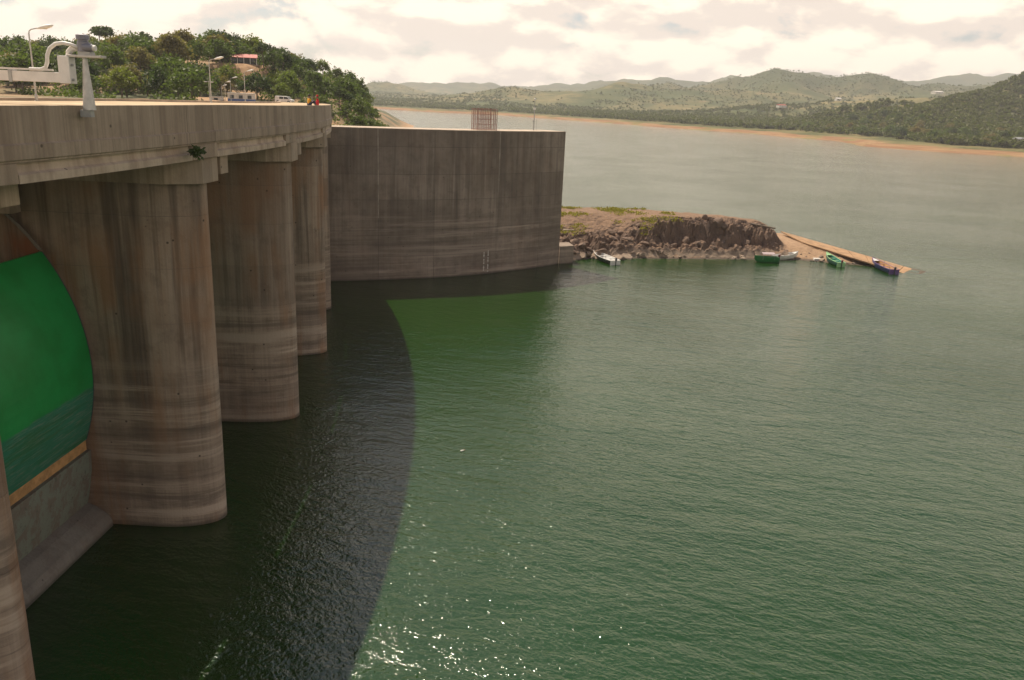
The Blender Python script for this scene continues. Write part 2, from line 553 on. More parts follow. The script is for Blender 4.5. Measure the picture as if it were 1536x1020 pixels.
def rock_mat(name='brown_rock', k=1.0):
    t = NT(name); p = t.pos(); o = t.z()
    a = t.noise(p, 0.35, 6, 0.62); f = t.noise(t.pos((1, 1, 1.6)), 1.9, 7, 0.68)
    col = t.mix(t.rng(a, 0.35, 0.65), (0.12 * k, 0.079 * k, 0.057 * k), (0.195 * k, 0.128 * k, 0.09 * k))
    col = t.mix(t.rng(f, 0.48, 0.68, 0, 0.7), col, (0.085 * k, 0.058 * k, 0.046 * k))
    col = t.mix(t.rng(t.math('ADD', o['Z'], t.math('MULTIPLY', f, 1.2)), 2.0, 1.2, 0, 0.6), col, (0.40 * k, 0.31 * k, 0.23 * k))
    col = t.mix(t.rng(t.math('ADD', o['Z'], t.math('MULTIPLY', f, 0.5)), 0.62, 0.36, 0, 0.8), col, (0.05, 0.042, 0.036))
    t.put(t.b.inputs['Base Color'], col); t.b.inputs['Roughness'].default_value = 0.9
    h = t.math('ADD', f, t.math('MULTIPLY', t.noise(p, 7, 5, 0.7), 0.3))
    t.put(t.b.inputs['Normal'], t.bump(h, 0.28))
    return t.m
MAT['rock'] = rock_mat()

def leaf_mat(name, col, trans=0.38):
    t = NT(name)
    oi = t.new('ShaderNodeObjectInfo')
    g = t.pos()
    n = t.noise(g, 0.35, 3)
    fine = t.noise(g, 2.5, 3)
    c = t.mix(t.rng(n, 0.35, 0.65), tuple(x * 0.62 for x in col), tuple(x * 1.3 for x in col))
    c = t.mix(t.rng(fine, 0.45, 0.7, 0, 0.5), c, (col[0] * 1.9, col[1] * 1.45, col[2] * 1.2))
    c = t.mix(t.math('MULTIPLY', oi.outputs['Random'], 0.6), c, (col[0] * 1.5, col[1] * 1.05, col[2] * 0.8))
    t.put(t.b.inputs['Base Color'], c); t.b.inputs['Roughness'].default_value = 0.6
    t.b.inputs['Specular IOR Level'].default_value = 0.3
    tr = t.new('ShaderNodeBsdfTranslucent'); t.put(tr.inputs['Color'], t.mix(0.5, c, (col[0] * 1.6, col[1] * 1.9, col[2] * 0.7)))
    ms = t.new('ShaderNodeMixShader'); ms.inputs[0].default_value = trans
    t.l.new(t.b.outputs[0], ms.inputs[1]); t.l.new(tr.outputs[0], ms.inputs[2])
    t.l.new(ms.outputs[0], t.out.inputs['Surface'])
    return t.m
MAT['leaf_dark'] = leaf_mat('leaves_dark', (0.044, 0.070, 0.020))
MAT['leaf_mid'] = leaf_mat('leaves_mid', (0.078, 0.118, 0.026))
MAT['leaf_light'] = leaf_mat('leaves_light', (0.120, 0.160, 0.030))
MAT['leaf_olive'] = leaf_mat('leaves_olive', (0.150, 0.135, 0.048))
MAT['leaf_far'] = leaf_mat('leaves_far', (0.070, 0.092, 0.028))
MAT['grass'] = leaf_mat('yellow_green_grass', (0.20, 0.20, 0.035))

# ================================================================== THE SETTING
# ------------------------------------------------------------------ water
wm = MB()
wm.add([(-6000, -400, 0), (8000, -400, 0), (8000, 7500, 0), (-6000, 7500, 0)], [(0, 1, 2, 3)])
wm.build('water', MAT['water'], kind='structure', label='rippled green lake water')

# ------------------------------------------------------------------ far hills
def poly_sd(X, Y, pts):
    """distance to an open polyline, arc fraction interpolated third values"""
    best = np.full(X.shape, 1e9); val = np.zeros(X.shape)
    for a, b in zip(pts[:-1], pts[1:]):
        dx, dy = b[0] - a[0], b[1] - a[1]; L = dx * dx + dy * dy
        t = np.clip(((X - a[0]) * dx + (Y - a[1]) * dy) / L, 0, 1)
        d = np.hypot(X - a[0] - t * dx, Y - a[1] - t * dy)
        m = d < best
        best = np.where(m, d, best)
        if len(a) > 2: val = np.where(m, a[2] + t * (b[2] - a[2]), val)
    return best, val

def inside(X, Y, poly):
    r = np.zeros(X.shape, bool); n = len(poly)
    for i in range(n):
        x0, y0 = poly[i][:2]; x1, y1 = poly[(i + 1) % n][:2]
        c = ((y0 > Y) != (y1 > Y)) & (X < (x1 - x0) * (Y - y0) / ((y1 - y0) if y1 != y0 else 1e-9) + x0)
        r ^= c
    return r

shore_px = [(1536, 236), (1401, 227.5), (1301, 219.5), (1250, 211), (1180, 206), (1121, 200), (1023, 193.6), (924, 185.5), (832, 179), (740, 172), (642, 168), (575, 163.5)]
shore = [(700, 150), (560, 420)] + [tuple(onz(*p).xy) for p in shore_px] + [(-700, 1750), (-1500, 1500), (-2500, 1600)]
far_land = shore + [(-6000, 1700), (-6000, 7400), (9000, 7400), (9000, 100)]

def crest(*pts):
    return [tuple(at(a, b, Y)) for a, b, Y in pts]
RIDGES = [
    (crest((1235, 178, 1120), (1285, 165, 1150), (1325, 154, 1160), (1365, 155, 1150), (1400, 168, 1120)), 70),
    (crest((1395, 172, 1000), (1425, 160, 1060), (1470, 140, 1120), (1536, 121, 1180), (1640, 100, 1240), (1800, 90, 1100), (2100, 60, 900)), 210),
    (crest((930, 172, 1900), (1030, 166, 1800), (1150, 160, 1700), (1260, 154, 1680), (1400, 146, 1650), (1500, 140, 1700), (1700, 140, 1700)), 330),
    (crest((1005, 122, 2800), (1030, 118, 2750), (1060, 113, 2700), (1130, 114, 2700), (1160, 106, 2650), (1210, 106, 2600), (1268, 105, 2600), (1295, 114, 2600), (1335, 122, 2600), (1390, 121, 2600), (1420, 120, 2600), (1480, 122, 2600), (1530, 116, 2600), (1620, 108, 2600), (1800, 105, 2600), (2200, 100, 2600)), 520),
    (crest((600, 150, 2300), (690, 143, 2250), (760, 134, 2250), (800, 134, 2250), (850, 133, 2250), (900, 132, 2250), (960, 128, 2300), (1010, 130, 2300), (1060, 134, 2250), (1150, 137, 2250)), 360),
    (crest((100, 130, 3300), (400, 132, 3400), (480, 133, 3500), (535, 132, 3500), (580, 126, 3500), (600, 128, 3500), (630, 134, 3500), (690, 144, 3500)), 420),
    (crest((0, 122, 5600), (400, 130, 5600), (560, 131, 5600), (600, 126, 5600), (640, 121, 5600), (660, 119, 5600), (690, 122, 5600), (720, 124, 5600), (735, 122, 5600), (760, 129, 5600), (840, 129, 5300), (900, 127, 5000), (950, 121, 4700), (990, 117, 4600), (1010, 121, 4600), (1100, 120, 4600), (1500, 118, 5000), (2100, 116, 5000)), 800),
]

def far_height(X, Y):
    d, _ = poly_sd(X, Y, shore)
    land = inside(X, Y, far_land)
    sd = np.where(land, d, -d)
    sdn = sd + (fbm(X / 60, Y / 60, 5, 3) - 0.5) * 22
    bank = 3.8 * smooth(0, 30, sdn) + 0.022 * np.clip(sd - 40, 0, 1200) - 6 * smooth(0, -60, sdn)
    rg = np.zeros(X.shape)
    for pts, w in RIDGES:
        dd, v = poly_sd(X, Y, pts)
        wob = 1 + 0.55 * (fbm(X / 180 + 3, Y / 180, 31, 4) - 0.5)
        k = np.exp(-(dd / (w * wob)) ** 2 * 1.1) * 0.55 + 0.45 * np.exp(-(dd / (w * 0.45)))
        rg = np.maximum(rg, v * k)
    gul = (fbm(X / 140, Y / 140, 77, 5, 0.55) - 0.5)
    rise = smooth(30, 240, sd)
    h = np.maximum(bank, rg * rise + bank * (1 - rise)) + gul * rise * np.clip(rg * 0.42, 3, 46)
    fold = 1 - np.abs(2 * fbm(X / 300 + 5, Y / 300 + 2, 61, 3) - 1)
    h = h + (fold - 0.72) * np.clip(rg * 0.6, 0, 58) * rise
    h = h + (fbm(X / 520 + 11, Y / 520, 88, 4) - 0.5) * 2 * smooth(1900, 2600, Y) * np.clip(rg * 0.22, 0, 60)
    return h, sd

ty = np.geomspace(150, 7200, 330)
tt = np.linspace(-0.85, 1.12, 460)
gx = tt[None, :] * (ty[:, None] + 250); gy = np.repeat(ty[:, None], len(tt), 1)
gz, gsd = far_height(gx, gy)
far = bpy.data.objects.new('hills', grid_mesh('hills', gx, gy, gz, MAT['hills']))
C.objects.link(far); tag(far, 'far hills of fields and scrub behind the ochre lake shore', kind='structure')

# ------------------------------------------------------------------ near wooded hill at the dam's end
nshore = [(-27.5, 116.5), (-28.5, 135), (-30, 180), (-36, 250), (-56, 400), (-80, 600), (-97, 770), (-120, 800), (-200, 790), (-420, 700), (-700, 640)]
nland = nshore + [(-900, 600), (-900, 60), (-150, 60), (-75, 100), (-40, 112)]
NCREST = crest((-330, 60, 330), (-120, 76, 330), (0, 96, 330), (50, 98, 330), (100, 90, 335), (150, 78, 340), (185, 84, 340), (235, 112, 320), (285, 92, 300), (325, 84, 290), (352, 88, 284), (385, 100, 280), (412, 140, 274), (440, 152, 268), (475, 150, 262), (505, 158, 256), (535, 174, 250), (562, 192, 245))

MOUNDS = [(tuple(at(366, 98, 281)), 9.0)]

def near_height(X, Y):
    d, _ = poly_sd(X, Y, nshore)
    sd = np.where(inside(X, Y, nland), d, -d)
    sd = np.where(inside(X, Y, nland), np.where((Y < 118) & (X < -40), np.minimum(sd, 60), sd), sd)
    sdn = sd + (fbm(X / 14, Y / 14, 8, 3) - 0.5) * 5
    plate = 22.4 - 10 * smooth(300, 480, Y) - 7.0 * smooth(-84, -58, X) * smooth(170, 225, Y)
    base = plate * smooth(0, 34, sdn) ** 0.8 - 5 * smooth(0, -20, sdn)
    dd, v = poly_sd(X, Y, NCREST)
    w = np.where(Y > 300, 90, 52) * (1 + 0.5 * (fbm(X / 45, Y / 45, 12, 3) - 0.5))
    k = np.exp(-(dd / w) ** 2)
    h = base + np.maximum(v - base, 0) * k * smooth(-2, 18, sd)
    for (qx, qy, qz), qr in MOUNDS:
        h = h + (qz - h) * np.exp(-(((X - qx) ** 2 + (Y - qy) ** 2) / qr ** 2) ** 2)
    h = h + (fbm(X / 22, Y / 22, 40, 4) - 0.5) * 5 * smooth(215, 260, Y) * smooth(0, 20, sd)
    return h, sd

hx, hy = np.meshgrid(np.linspace(-560, -22, 190), np.concatenate([np.linspace(100, 380, 105), np.linspace(386, 820, 60)]))
hz, hsd = near_height(hx, hy)
bare = [(at(366, 100, 279).xy, 7), (at(355, 110, 268).xy, 5.5), (at(20, 92, 300).xy, 11), (at(378, 130, 255).xy, 4), (at(368, 116, 262).xy, 5), (at(466, 140, 235).xy, 8), (at(458, 150, 222).xy, 8), (at(427, 155, 205).xy, 6), (at(363, 152, 225).xy, 8), (at(326, 152, 232).xy, 6), (at(345, 150, 190).xy, 10), (at(366, 150, 150).xy, 12)]
near_me = grid_mesh('hillside', hx, hy, hz, MAT['near_hill'])
bv = np.zeros(hx.shape)
for b_, r_ in bare:
    bv = np.maximum(bv, smooth(1.35, 0.75, np.hypot(hx - b_.x, hy - b_.y) / r_))
bv = np.maximum(bv, smooth(14, 4, hsd) * smooth(240, 300, hy))
ba = near_me.attributes.new('bare_soil', 'FLOAT', 'POINT'); ba.data.foreach_set('value', bv.astype(np.float32).ravel())
near = bpy.data.objects.new('hillside', near_me)
C.objects.link(near); tag(near, 'wooded hillside with bare ochre cuttings beyond the dam deck', kind='structure')

def nh(x, y):
    return float(near_height(np.array([[x]], float), np.array([[y]], float))[0][0, 0])

def fh(x, y):
    return float(far_height(np.array([[x]], float), np.array([[y]], float))[0][0, 0])

# ================================================================== THE DAM
def up_angle(y): return math.atan((y - 54) / (192.0 if y > 54 else 170.0))
def edge_x(y): return -16.85 - (y - 54) ** 2 / (385.0 if y > 54 else 340.0)
def deck_z(y): return 25.06 - 0.0085 * max(0.0, y - 48)
def deck_pt(y, off, z):
    a = up_angle(y)
    return (edge_x(y) - off * math.cos(a), y - off * math.sin(a), z)

dam = empty('dam', (-24, 62, 0), label='concrete spillway dam with a row of tall round-nosed piers', cat='dam')
PIERS = [(-40.0, -4.2, -0.33), (-28.5, 13.0, -0.22), (-22.06, 30.05, -0.08), (-19.3, 46.6, -0.04), (-19.19, 63.8, 0.04), (-21.0, 81.8, 0.14), (-24.5, 99.4, 0.24), (-30.2, 116.2, 0.30)]
PR = 1.68
LIFTS = [-3, 3.1, 6.4, 9.7, 12.9, 16.1, 19.05, 20.86]

def nose_poly(r, back, n=30):
    pts = [(-back, -r - 0.15)]
    for i in range(n + 1):
        t = -math.pi / 2 + math.pi * i / n
        pts.append((-1.92 + (r + 1.92) * math.cos(t), (r + 0.15) * math.sin(t)))
    pts.append((-back, r + 0.15))
    return pts

def to_world(pts, px, py, a):
    ca, sa = math.cos(a), math.sin(a)
    return [(px + x * ca - y * sa, py + x * sa + y * ca) for x, y in pts]

shown = PIERS[2:]
for i, (px, py, a) in enumerate(shown):
    m = MB().prism(to_world(nose_poly(PR - 0.035, 17), px, py, a), -3, 22.3)
    lab = {0: 'pier at the left edge of the photo, mostly cut off', 1: 'nearest whole pier, rust stained above the green gate'}.get(i)
    pier = m.build('pier', MAT['core'], dam, True, label=lab)
    for z0, z1 in zip(LIFTS[:-1], LIFTS[1:]):
        k = MB().prism(to_world(nose_poly(PR + random.uniform(-.006, .006), 17.2 + random.uniform(0, .05)), px, py, a), z0 + 0.009, z1 - 0.009)
        k.build('concrete_lift', MAT['pier'], pier, True)
    cap = [(-9.5, -2.15), (0.35, -2.15), (2.02, -1.05), (2.02, 1.05), (0.35, 2.15), (-9.5, 2.15)]
    MB().prism(to_world(cap, px, py, a), 20.865, 22.24).build('pier_cap', MAT['deck_face'], pier, True, bevel=0.03)
    seat = [(0.9, 1.9), (1.85, 1.9), (1.85, 3.05), (0.9, 3.05)]
    MB().prism(to_world(seat, px, py, a), 21.15, 22.24).build('girder_seat', MAT['deck_face'], pier, True, bevel=0.03)

# sill slabs, gates: one bay between each two piers
GR = 12.0; GZ = 10.0
def gate_x(z): return -GR + math.sqrt(GR * GR - (z - GZ) ** 2)

def bay_frame(i):
    (x0, y0, a0), (x1, y1, a1) = shown[i], shown[i + 1]
    if i == 0:
        return (-24.40, 38.35), -0.035, 12.85
    cx, cy = (x0 + x1) / 2, (y0 + y1) / 2
    a = -math.atan2(x1 - x0, y1 - y0)
    L = math.hypot(x1 - x0, y1 - y0)
    return (cx - 4.95 * math.cos(a), cy - 4.95 * math.sin(a)), a, L - 2 * (PR + 0.15) - 0.02

gate_labels = ['green painted curved steel radial gate between the two nearest piers',
               'green radial gate of the second bay, behind the nearest whole pier',
               'green radial gate of the third bay, hidden behind the second whole pier',
               'green radial gate of the fourth bay, hidden behind the third whole pier']
for i in range(4):
    (gx0, gy0), a, wd = bay_frame(i)
    g = empty('spillway_gate', (gx0, gy0, 5.6), a, label=gate_labels[i], cat='gate', group='radial gates between the piers')
    hw = wd / 2 - 0.06
    zs = np.linspace(5.62, 16.85, 19)
    pts = [(gate_x(z), z - 5.6) for z in zs] + [(gate_x(z) - 0.12, z - 5.6) for z in reversed(zs)]
    MB().extrude_y(pts, -hw, hw).build('skin_plate', MAT['gate'], g)
    for z in (7.5, 10.5, 13.5, 16.2):
        x = gate_x(z) - 0.14
        MB().box(x - 0.5, x, -hw + .1, hw - .1, z - 5.75, z - 5.45).build('rib', MAT['gate'], g)
    for s in (-1, 1):
        am = MB()
        for z in (7.5, 13.5):
            am.tube([(gate_x(z) - 0.6, s * (hw - 1.2), z - 5.6), (-GR, s * (hw - 0.6), GZ - 5.6)], 0.25, 6)
        am.build('gate_arm', MAT['gate'], g)
        sp = [(gate_x(z) + 0.02, z - 5.6) for z in zs] + [(gate_x(z) - 0.10, z - 5.6) for z in reversed(zs)]
        MB().extrude_y(sp, s * (hw + 0.035) - 0.03, s * (hw + 0.035) + 0.03).build('side_seal', MAT['dark_steel'], g)
    MB().box(gate_x(5.3) - 0.35, gate_x(5.3) + 0.10, -hw - 0.03, hw + 0.03, -0.62, 0.015).build('bottom_seal_beam', MAT['seal'], g, bevel=0.02)
    # dam crest under the gate
    ca, sa = math.cos(a), math.sin(a)
    def tw(m):
        for v in m.v:
            x, y = v.x, v.y
            v.x = gx0 + x * ca - y * sa; v.y = gy0 + x * sa + y * ca
        return m
    face = [(-0.62, 4.97), (-0.72, 3.6), (-1.0, 2.2), (-1.25, 1.25), (-4.0, 1.2), (-4.0, 4.97)]
    tw(MB().extrude_y(face, -hw - .06, hw + .06)).build('crest_face', MAT['sill_face'], dam, True)
    lip = [(-1.3, 1.5), (-0.7, 1.28), (0.0, 0.78), (0.22, 0.45), (0.25, 0.2), (0.2, -3), (-6, -3), (-6, 1.1), (-1.35, 1.1)]
    tw(MB().extrude_y(lip, -hw - .05, hw + .05)).build('sill', MAT['sill'], dam, True)
    # guide rail on the pier beside the gate and the hoist block above it
    for s in (-1, 1):
        zz = np.linspace(16.95, 19.0, 6)
        rp = [(gate_x(z) + 0.10, z) for z in zz] + [(gate_x(z) - 0.12, z) for z in reversed(zz)]
        yo = s * (hw + 0.02)
        tw(MB().extrude_y(rp, yo - 0.05, yo + 0.05)).build('guide_rail', MAT['sill'], dam, True)
        zz = np.linspace(5.0, 19.0, 24)
        rp = [(gate_x(z) - 0.14, z) for z in zz] + [(-12.0, 19.0), (-12.0, 5.0)]
        tw(MB().extrude_y(rp, yo + s * 0.0 - 0.045, yo + 0.045)).build('rusty_side_plate', MAT['pier_rust'], dam, True)
        y0, y1 = sorted((s * (hw - 0.9), s * (hw + 0.05)))
        tw(MB().box(-8.5, -3.05, y0, y1, 19.0, 22.4)).build('hoist_block', MAT['deck_face'], dam, True, bevel=0.03)

# ------------------------------------------------------------------ the road bridge on the piers
bridge = empty('road_bridge', (-19, 60, 22.3), label='curved concrete road bridge carried on the dam piers', cat='bridge')
ys = np.linspace(-14, 118, 67)
DW = 6.2
def strip(y0, y1, prof, step=1.6):
    """sweep a profile of (offset inwards, z below deck) along the curved edge"""
    n = max(2, int(abs(y1 - y0) / step) + 1)
    yy = np.linspace(y0, y1, n); m = MB(); k = len(prof)
    for y in yy:
        for off, dz in prof:
            m.v.append(Vector(deck_pt(y, off, deck_z(y) + dz)))
    for i in range(n - 1):
        for j in range(k):
            m.f.append((i * k + j, (i + 1) * k + j, (i + 1) * k + (j + 1) % k, i * k + (j + 1) % k))
    m.f.append(tuple(range(k))); m.f.append(tuple(reversed(range((n - 1) * k, n * k))))
    return m
strip(-14, 118, [(0.20, -0.03), (DW, -0.03), (DW, -1.2), (0.20, -1.2)]).build('deck_slab', MAT['road'], bridge, True)
strip(-14, 118, [(DW - 0.3, 0.10), (DW - 0.02, 0.10), (DW - 0.02, -0.025), (DW - 0.3, -0.025)]).build('kerb', MAT['top'], bridge, True)
strip(-14, 118, [(DW + 0.02, -1.3), (17.0, -1.3), (17.0, -2.1), (DW + 0.02, -2.1)], 4).build('sun_block_slab', MAT['road'], bridge, True)  # unseen slab added behind the deck to block sun leaking over the gates
joints = [-14, -4.6, -1.4, 9.6, 12.6, 26.6, 29.4, 43.62, 46.86, 61.0, 64.25, 79.0, 82.2, 96.5, 99.8, 112, 118]
for y0, y1 in zip(joints[:-1], joints[1:]):
    g = 0.022
    m = strip(y0 + g, y1 - g, [(0.09, 0.0), (0.34, 0.0), (0.34, -2.04), (0.06, -2.04), (0.06, -1.98), (0.0, -1.93), (0.0, -1.40), (0.09, -1.35), (0.09, -0.02)])
    m.build('parapet_panel', MAT['deck_face'], bridge, True)
for i in range(len(shown) - 1):
    y0 = shown[i][1] + 0.65; y1 = shown[i + 1][1] - 2.6
    m = strip(y0, y1, [(0.30, -2.05), (0.75, -2.05), (0.85, -2.82), (0.10, -2.82), (0.10, -2.50), (0.26, -2.42)])
    m.build('edge_girder', MAT['girder'], bridge, True)
    for off in (2.6, 4.8):
        strip(y0, y1, [(off, -1.2), (off + 0.5, -1.2), (off + 0.5, -2.8), (off, -2.8)], 4).build('inner_girder', MAT['girder'], bridge, True)
for i, (px, py, a) in enumerate(shown):
    z1 = deck_z(py) - 2.05
    m = MB()
    yy = [py - 2.55, py + 0.6]
    p = [deck_pt(yy[0], 0.08, 0), deck_pt(yy[1], 0.08, 0), deck_pt(yy[1], 1.4, 0), deck_pt(yy[0], 1.4, 0)]
    m.prism([(q[0], q[1]) for q in p], 22.25, z1).build('bearing_block', MAT['deck_face'], bridge, True, bevel=0.03)

# ------------------------------------------------------------------ wing wall
WP = [(-33.0, 113.6), (-29.5, 114.1), (-25.97, 114.97), (-19.82, 117.13), (-12.15, 120.2), (-4.56, 124.75), (2.96, 131.03), (7.2, 135.4)]
def catmull(P, n=10):
    out = []
    for i in range(len(P) - 1):
        p0 = P[max(i - 1, 0)]; p1 = P[i]; p2 = P[i + 1]; p3 = P[min(i + 2, len(P) - 1)]
        for k in range(n):
            t = k / n
            out.append(tuple(0.5 * (2 * p1[j] + (p2[j] - p0[j]) * t + (2 * p0[j] - 5 * p1[j] + 4 * p2[j] - p3[j]) * t * t + (3 * p1[j] - p0[j] - 3 * p2[j] + p3[j]) * t ** 3) for j in (0, 1)))
    out.append(P[-1])
    return out
WC = catmull(WP, 10)
def offs(i, d):
    a = Vector(WC[max(i - 1, 0)]); b = Vector(WC[min(i + 1, len(WC) - 1)])
    t = (b - a).normalized(); n = Vector((-t.y, t.x))
    return (WC[i][0] + n.x * d, WC[i][1] + n.y * d)
wall = empty('wing_wall', (-5, 124, 0), label='tall dark curved concrete wing wall rising from the water', cat='wall')
core = [offs(i, 0.05) for i in range(len(WC))] + [offs(i, 5.2) for i in reversed(range(len(WC)))]
MB().prism(core, -4, 21.42).build('wall_core', MAT['core'], wall, True)
cope = [offs(i, 0.0) for i in range(len(WC))] + [offs(i, 5.3) for i in reversed(range(len(WC)))]
MB().prism(cope, 21.425, 21.52).build('coping', MAT['top'], wall, True)
cols = [0, 31, 54, 66, len(WC) - 1]
# nearest sample to the photographed joints
def near_i(x): return min(range(len(WC)), key=lambda i: abs(WC[i][0] - x))
cols = [0, near_i(-19.8), near_i(-11.8), near_i(-3.0), near_i(3.6), len(WC) - 1]
wl_z = [-4, 3.4, 7.25, 11.6, 15.2, 19.05, 21.42]
for c0, c1 in zip(cols[:-1], cols[1:]):
    for z0, z1 in zip(wl_z[:-1], wl_z[1:]):
        idx = list(range(c0, c1 + 1)); d0 = random.uniform(-0.012, 0.006)
        pts = [Vector(offs(i, d0)) for i in idx]
        pts[0] = pts[0] + (pts[1] - pts[0]).normalized() * 0.022
        pts[-1] = pts[-1] - (pts[-1] - pts[-2]).normalized() * 0.022
        bk = [Vector(offs(i, 0.12)) for i in reversed(idx)]
        MB().prism([tuple(p) for p in pts + bk], z0 + 0.02, z1 - 0.02).build('wall_panel', MAT['wall'], wall, True)
for xi, z0 in ((-19.8, 9.0), (-3.0, 12.5)):      # pale sealant in the two tall joints
    i = near_i(xi); c = Vector(offs(i, -0.02)); tg = (Vector(WC[i + 1]) - Vector(WC[i - 1])).normalized(); nn = Vector((-tg.y, tg.x))
    q = [c - tg * .045, c + tg * .045, c + tg * .045 + nn * .06, c - tg * .045 + nn * .06]
    MB().prism([(v.x, v.y) for v in q], z0, 21.40).build('joint_sealant', MAT['sealant'], wall, True)
# white depth gauge on the wall, two runs of painted ticks
gi = near_i(-4.56)
gp = Vector(offs(gi, -0.03)); gt = (Vector(WC[gi + 1]) - Vector(WC[gi - 1])).normalized(); gn = Vector((-gt.y, gt.x))
gm = MB()
for k in range(16):
    z = 0.35 + k * 0.21
    for s, w in ((-0.38, 0.13 if k % 3 else 0.2), (0.38, 0.13 if k % 4 else 0.2)):
        if (k * 7 + (s > 0) * 3) % 5 == 0: continue
        c = gp + gt * s
        q = [c - gt * w / 2, c + gt * w / 2, c + gt * w / 2 + gn * 0.028, c - gt * w / 2 + gn * 0.028]
        gm.prism([(v.x, v.y) for v in q], z, z + 0.12)
gm.build('depth_gauge', MAT['white_dirty'], wall, True)
bm_ = MB().prism([(7.35, 135.1), (9.7, 136.6), (9.0, 140.0), (6.6, 139.0)], -3, 3.0)
bm_.build('abutment_block', MAT['wall'], None, label='squat dark concrete block at the foot of the wing wall end', cat='block', bevel=0.05)
MB().box(-2.4, 2.4, -0.9, 0.9, 0, 0.32)

# rebar cage on the wing wall
ci = near_i(-7.0); cc = Vector(offs(ci, 2.0))
cage = empty('rebar_cage', (-5.5, 126.2, 21.52), R(33), label='reddish upright steel bar cage standing on the wing wall top', cat='cage')
cw, cd, chh = 1.62, 0.9, 3.15
for s in (-1, 1):
    for k in range(12):
        x = -cw + 2 * cw * k / 11
        MB().tube([(x, s * cd, 0), (x + random.uniform(-.03, .03), s * cd, chh + random.uniform(-.05, .05))], 0.04 if k not in (0, 11) else 0.055, 5).build('upright_bar', MAT['rust_bar'], cage)
for s in (-1, 1):
    for k in range(4):
        y = -cd + 2 * cd * (k + 1) / 5
        MB().tube([(s * cw, y, 0), (s * cw, y, chh)], 0.028, 5).build('upright_bar', MAT['rust_bar'], cage)
for k in range(5):
    z = 0.12 + k * 0.72
    MB().tube([(-cw, -cd, z), (cw, -cd, z), (cw, cd, z), (-cw, cd, z), (-cw, -cd, z)], 0.02, 5).build('hoop', MAT['rust_bar'], cage)

# mast with instruments
mx = at(803, 193, 129.5); mast = empty('instrument_mast', (2.0, 134.2, 21.52), label='thin steel mast with small instruments on the wing wall top', cat='mast')
MB().tube([(0, 0, 0), (0, 0, 4.6)], [0.09, 0.06], 6).build('pole', MAT['steel'], mast)
MB().tube([(0.42, 0, 0), (0.42, 0, 1.9)], 0.03, 6).build('side_pole', MAT['steel'], mast)
MB().tube([(-0.25, 0, 1.35), (0.5, 0, 1.35)], 0.025, 6).build('cross_arm', MAT['steel'], mast)
MB().box(-0.2, 0.2, -0.14, 0.14, 3.15, 3.42).build('instrument_box', MAT['white'], mast)
MB().lathe([(0.02, 4.55), (0.16, 4.62), (0.18, 4.78), (0.1, 4.9), (0.02, 4.92)], 10).build('lamp', MAT['white'], mast)
MB().box(-0.36, -0.12, -0.1, 0.1, 4.3, 4.46).build('sensor', MAT['dark_steel'], mast)
MB().box(-0.22, 0.0, -0.1, 0.1, 1.25, 1.5).build('junction_box', MAT['steel'], mast)

# plant on the girder
def blade_cloud(n, rx, ry, rz, size, seed, droop=0.3):
    rs = np.random.RandomState(seed)
    c = rs.normal(0, 1, (n, 3)) * np.array([rx, ry, rz]) * 0.5
    d = rs.normal(0, 1, (n, 3)); d[:, 2] -= droop; d /= np.linalg.norm(d, axis=1)[:, None]
    e = np.cross(d, rs.normal(0, 1, (n, 3))); e /= np.linalg.norm(e, axis=1)[:, None]
    L = size * rs.uniform(0.6, 1.4, (n, 1)); Wd = L * 0.32
    return np.stack([c, c + d * L * 0.5 + e * Wd, c + d * L, c + d * L * 0.5 - e * Wd], 1)
tuft = empty('plant', (-16.72, 43.2, 22.75), label='dark green weed tuft growing from the bridge girder', cat='plant')
bo = bpy.data.objects.new('foliage', quads_mesh('tuft_leaves', blade_cloud(190, 0.25, 0.45, 0.22, 0.2, 4), MAT['leaf_dark'])); link(bo, tuft)
MB().tube([(-0.25, 0, -0.1), (0, 0.05, 0.1)], 0.03, 5).build('stem', MAT['bark'], tuft)

# ------------------------------------------------------------------ white boom with motor on the cone post
bx, by = -17.62, 34.55
act = empty('boom_actuator', (bx, by, 24.9), label='white boom with curved conduit and motor on a grey cone post', cat='boom')
MB().lathe([(0.25, 0.0), (0.245, 0.05), (0.10, 1.85), (0.085, 2.02)], 20).build('cone_post', MAT['galv'], act, smooth_=False)
MB().box(-0.32, 0.1, -0.16, 0.16, -0.28, -0.002).build('bracket', MAT['steel'], act)
MB().box(-0.62, 0.78, -0.22, 0.22, 2.03, 2.12).build('tray', MAT['galv'], act, bevel=0.01)
mo = MB().lathe([(0.2, 2.24), (0.23, 2.26), (0.23, 2.62), (0.2, 2.64), (0.19, 2.70), (0.25, 2.71), (0.25, 2.88), (0.16, 2.91)], 18).build('motor', MAT['motor'], act)
MB().tube([(0.05, -0.1, 2.42), (0.42, -0.1, 2.40)], [0.17, 0.15], 12).build('motor_housing', MAT['motor'], mo)
MB().tube([(0.42, -0.1, 2.40), (0.54, -0.1, 2.40)], [0.12, 0.11], 12).build('motor_cover', MAT['white'], mo)
MB().box(-0.16, 0.34, -0.2, 0.2, 2.12, 2.25).build('motor_foot', MAT['steel'], mo)
beam = MB().box(-6.4, -0.55, -0.17, 0.17, 1.02, 1.42).build('beam', MAT['white'], act, bevel=0.015)
MB().box(-6.4, -1.25, -0.19, -0.10, 1.46, 1.53).build('cable_tray', MAT['white'], beam)
MB().box(-0.98, -0.52, -0.25, 0.25, 1.00, 2.06).build('end_box', MAT['white'], act, bevel=0.02)
for z in (1.15, 1.72):
    MB().tube([(-0.52, -0.1, z), (-0.44, -0.1, z)], 0.05, 8).build('bolt', MAT['steel'], act)
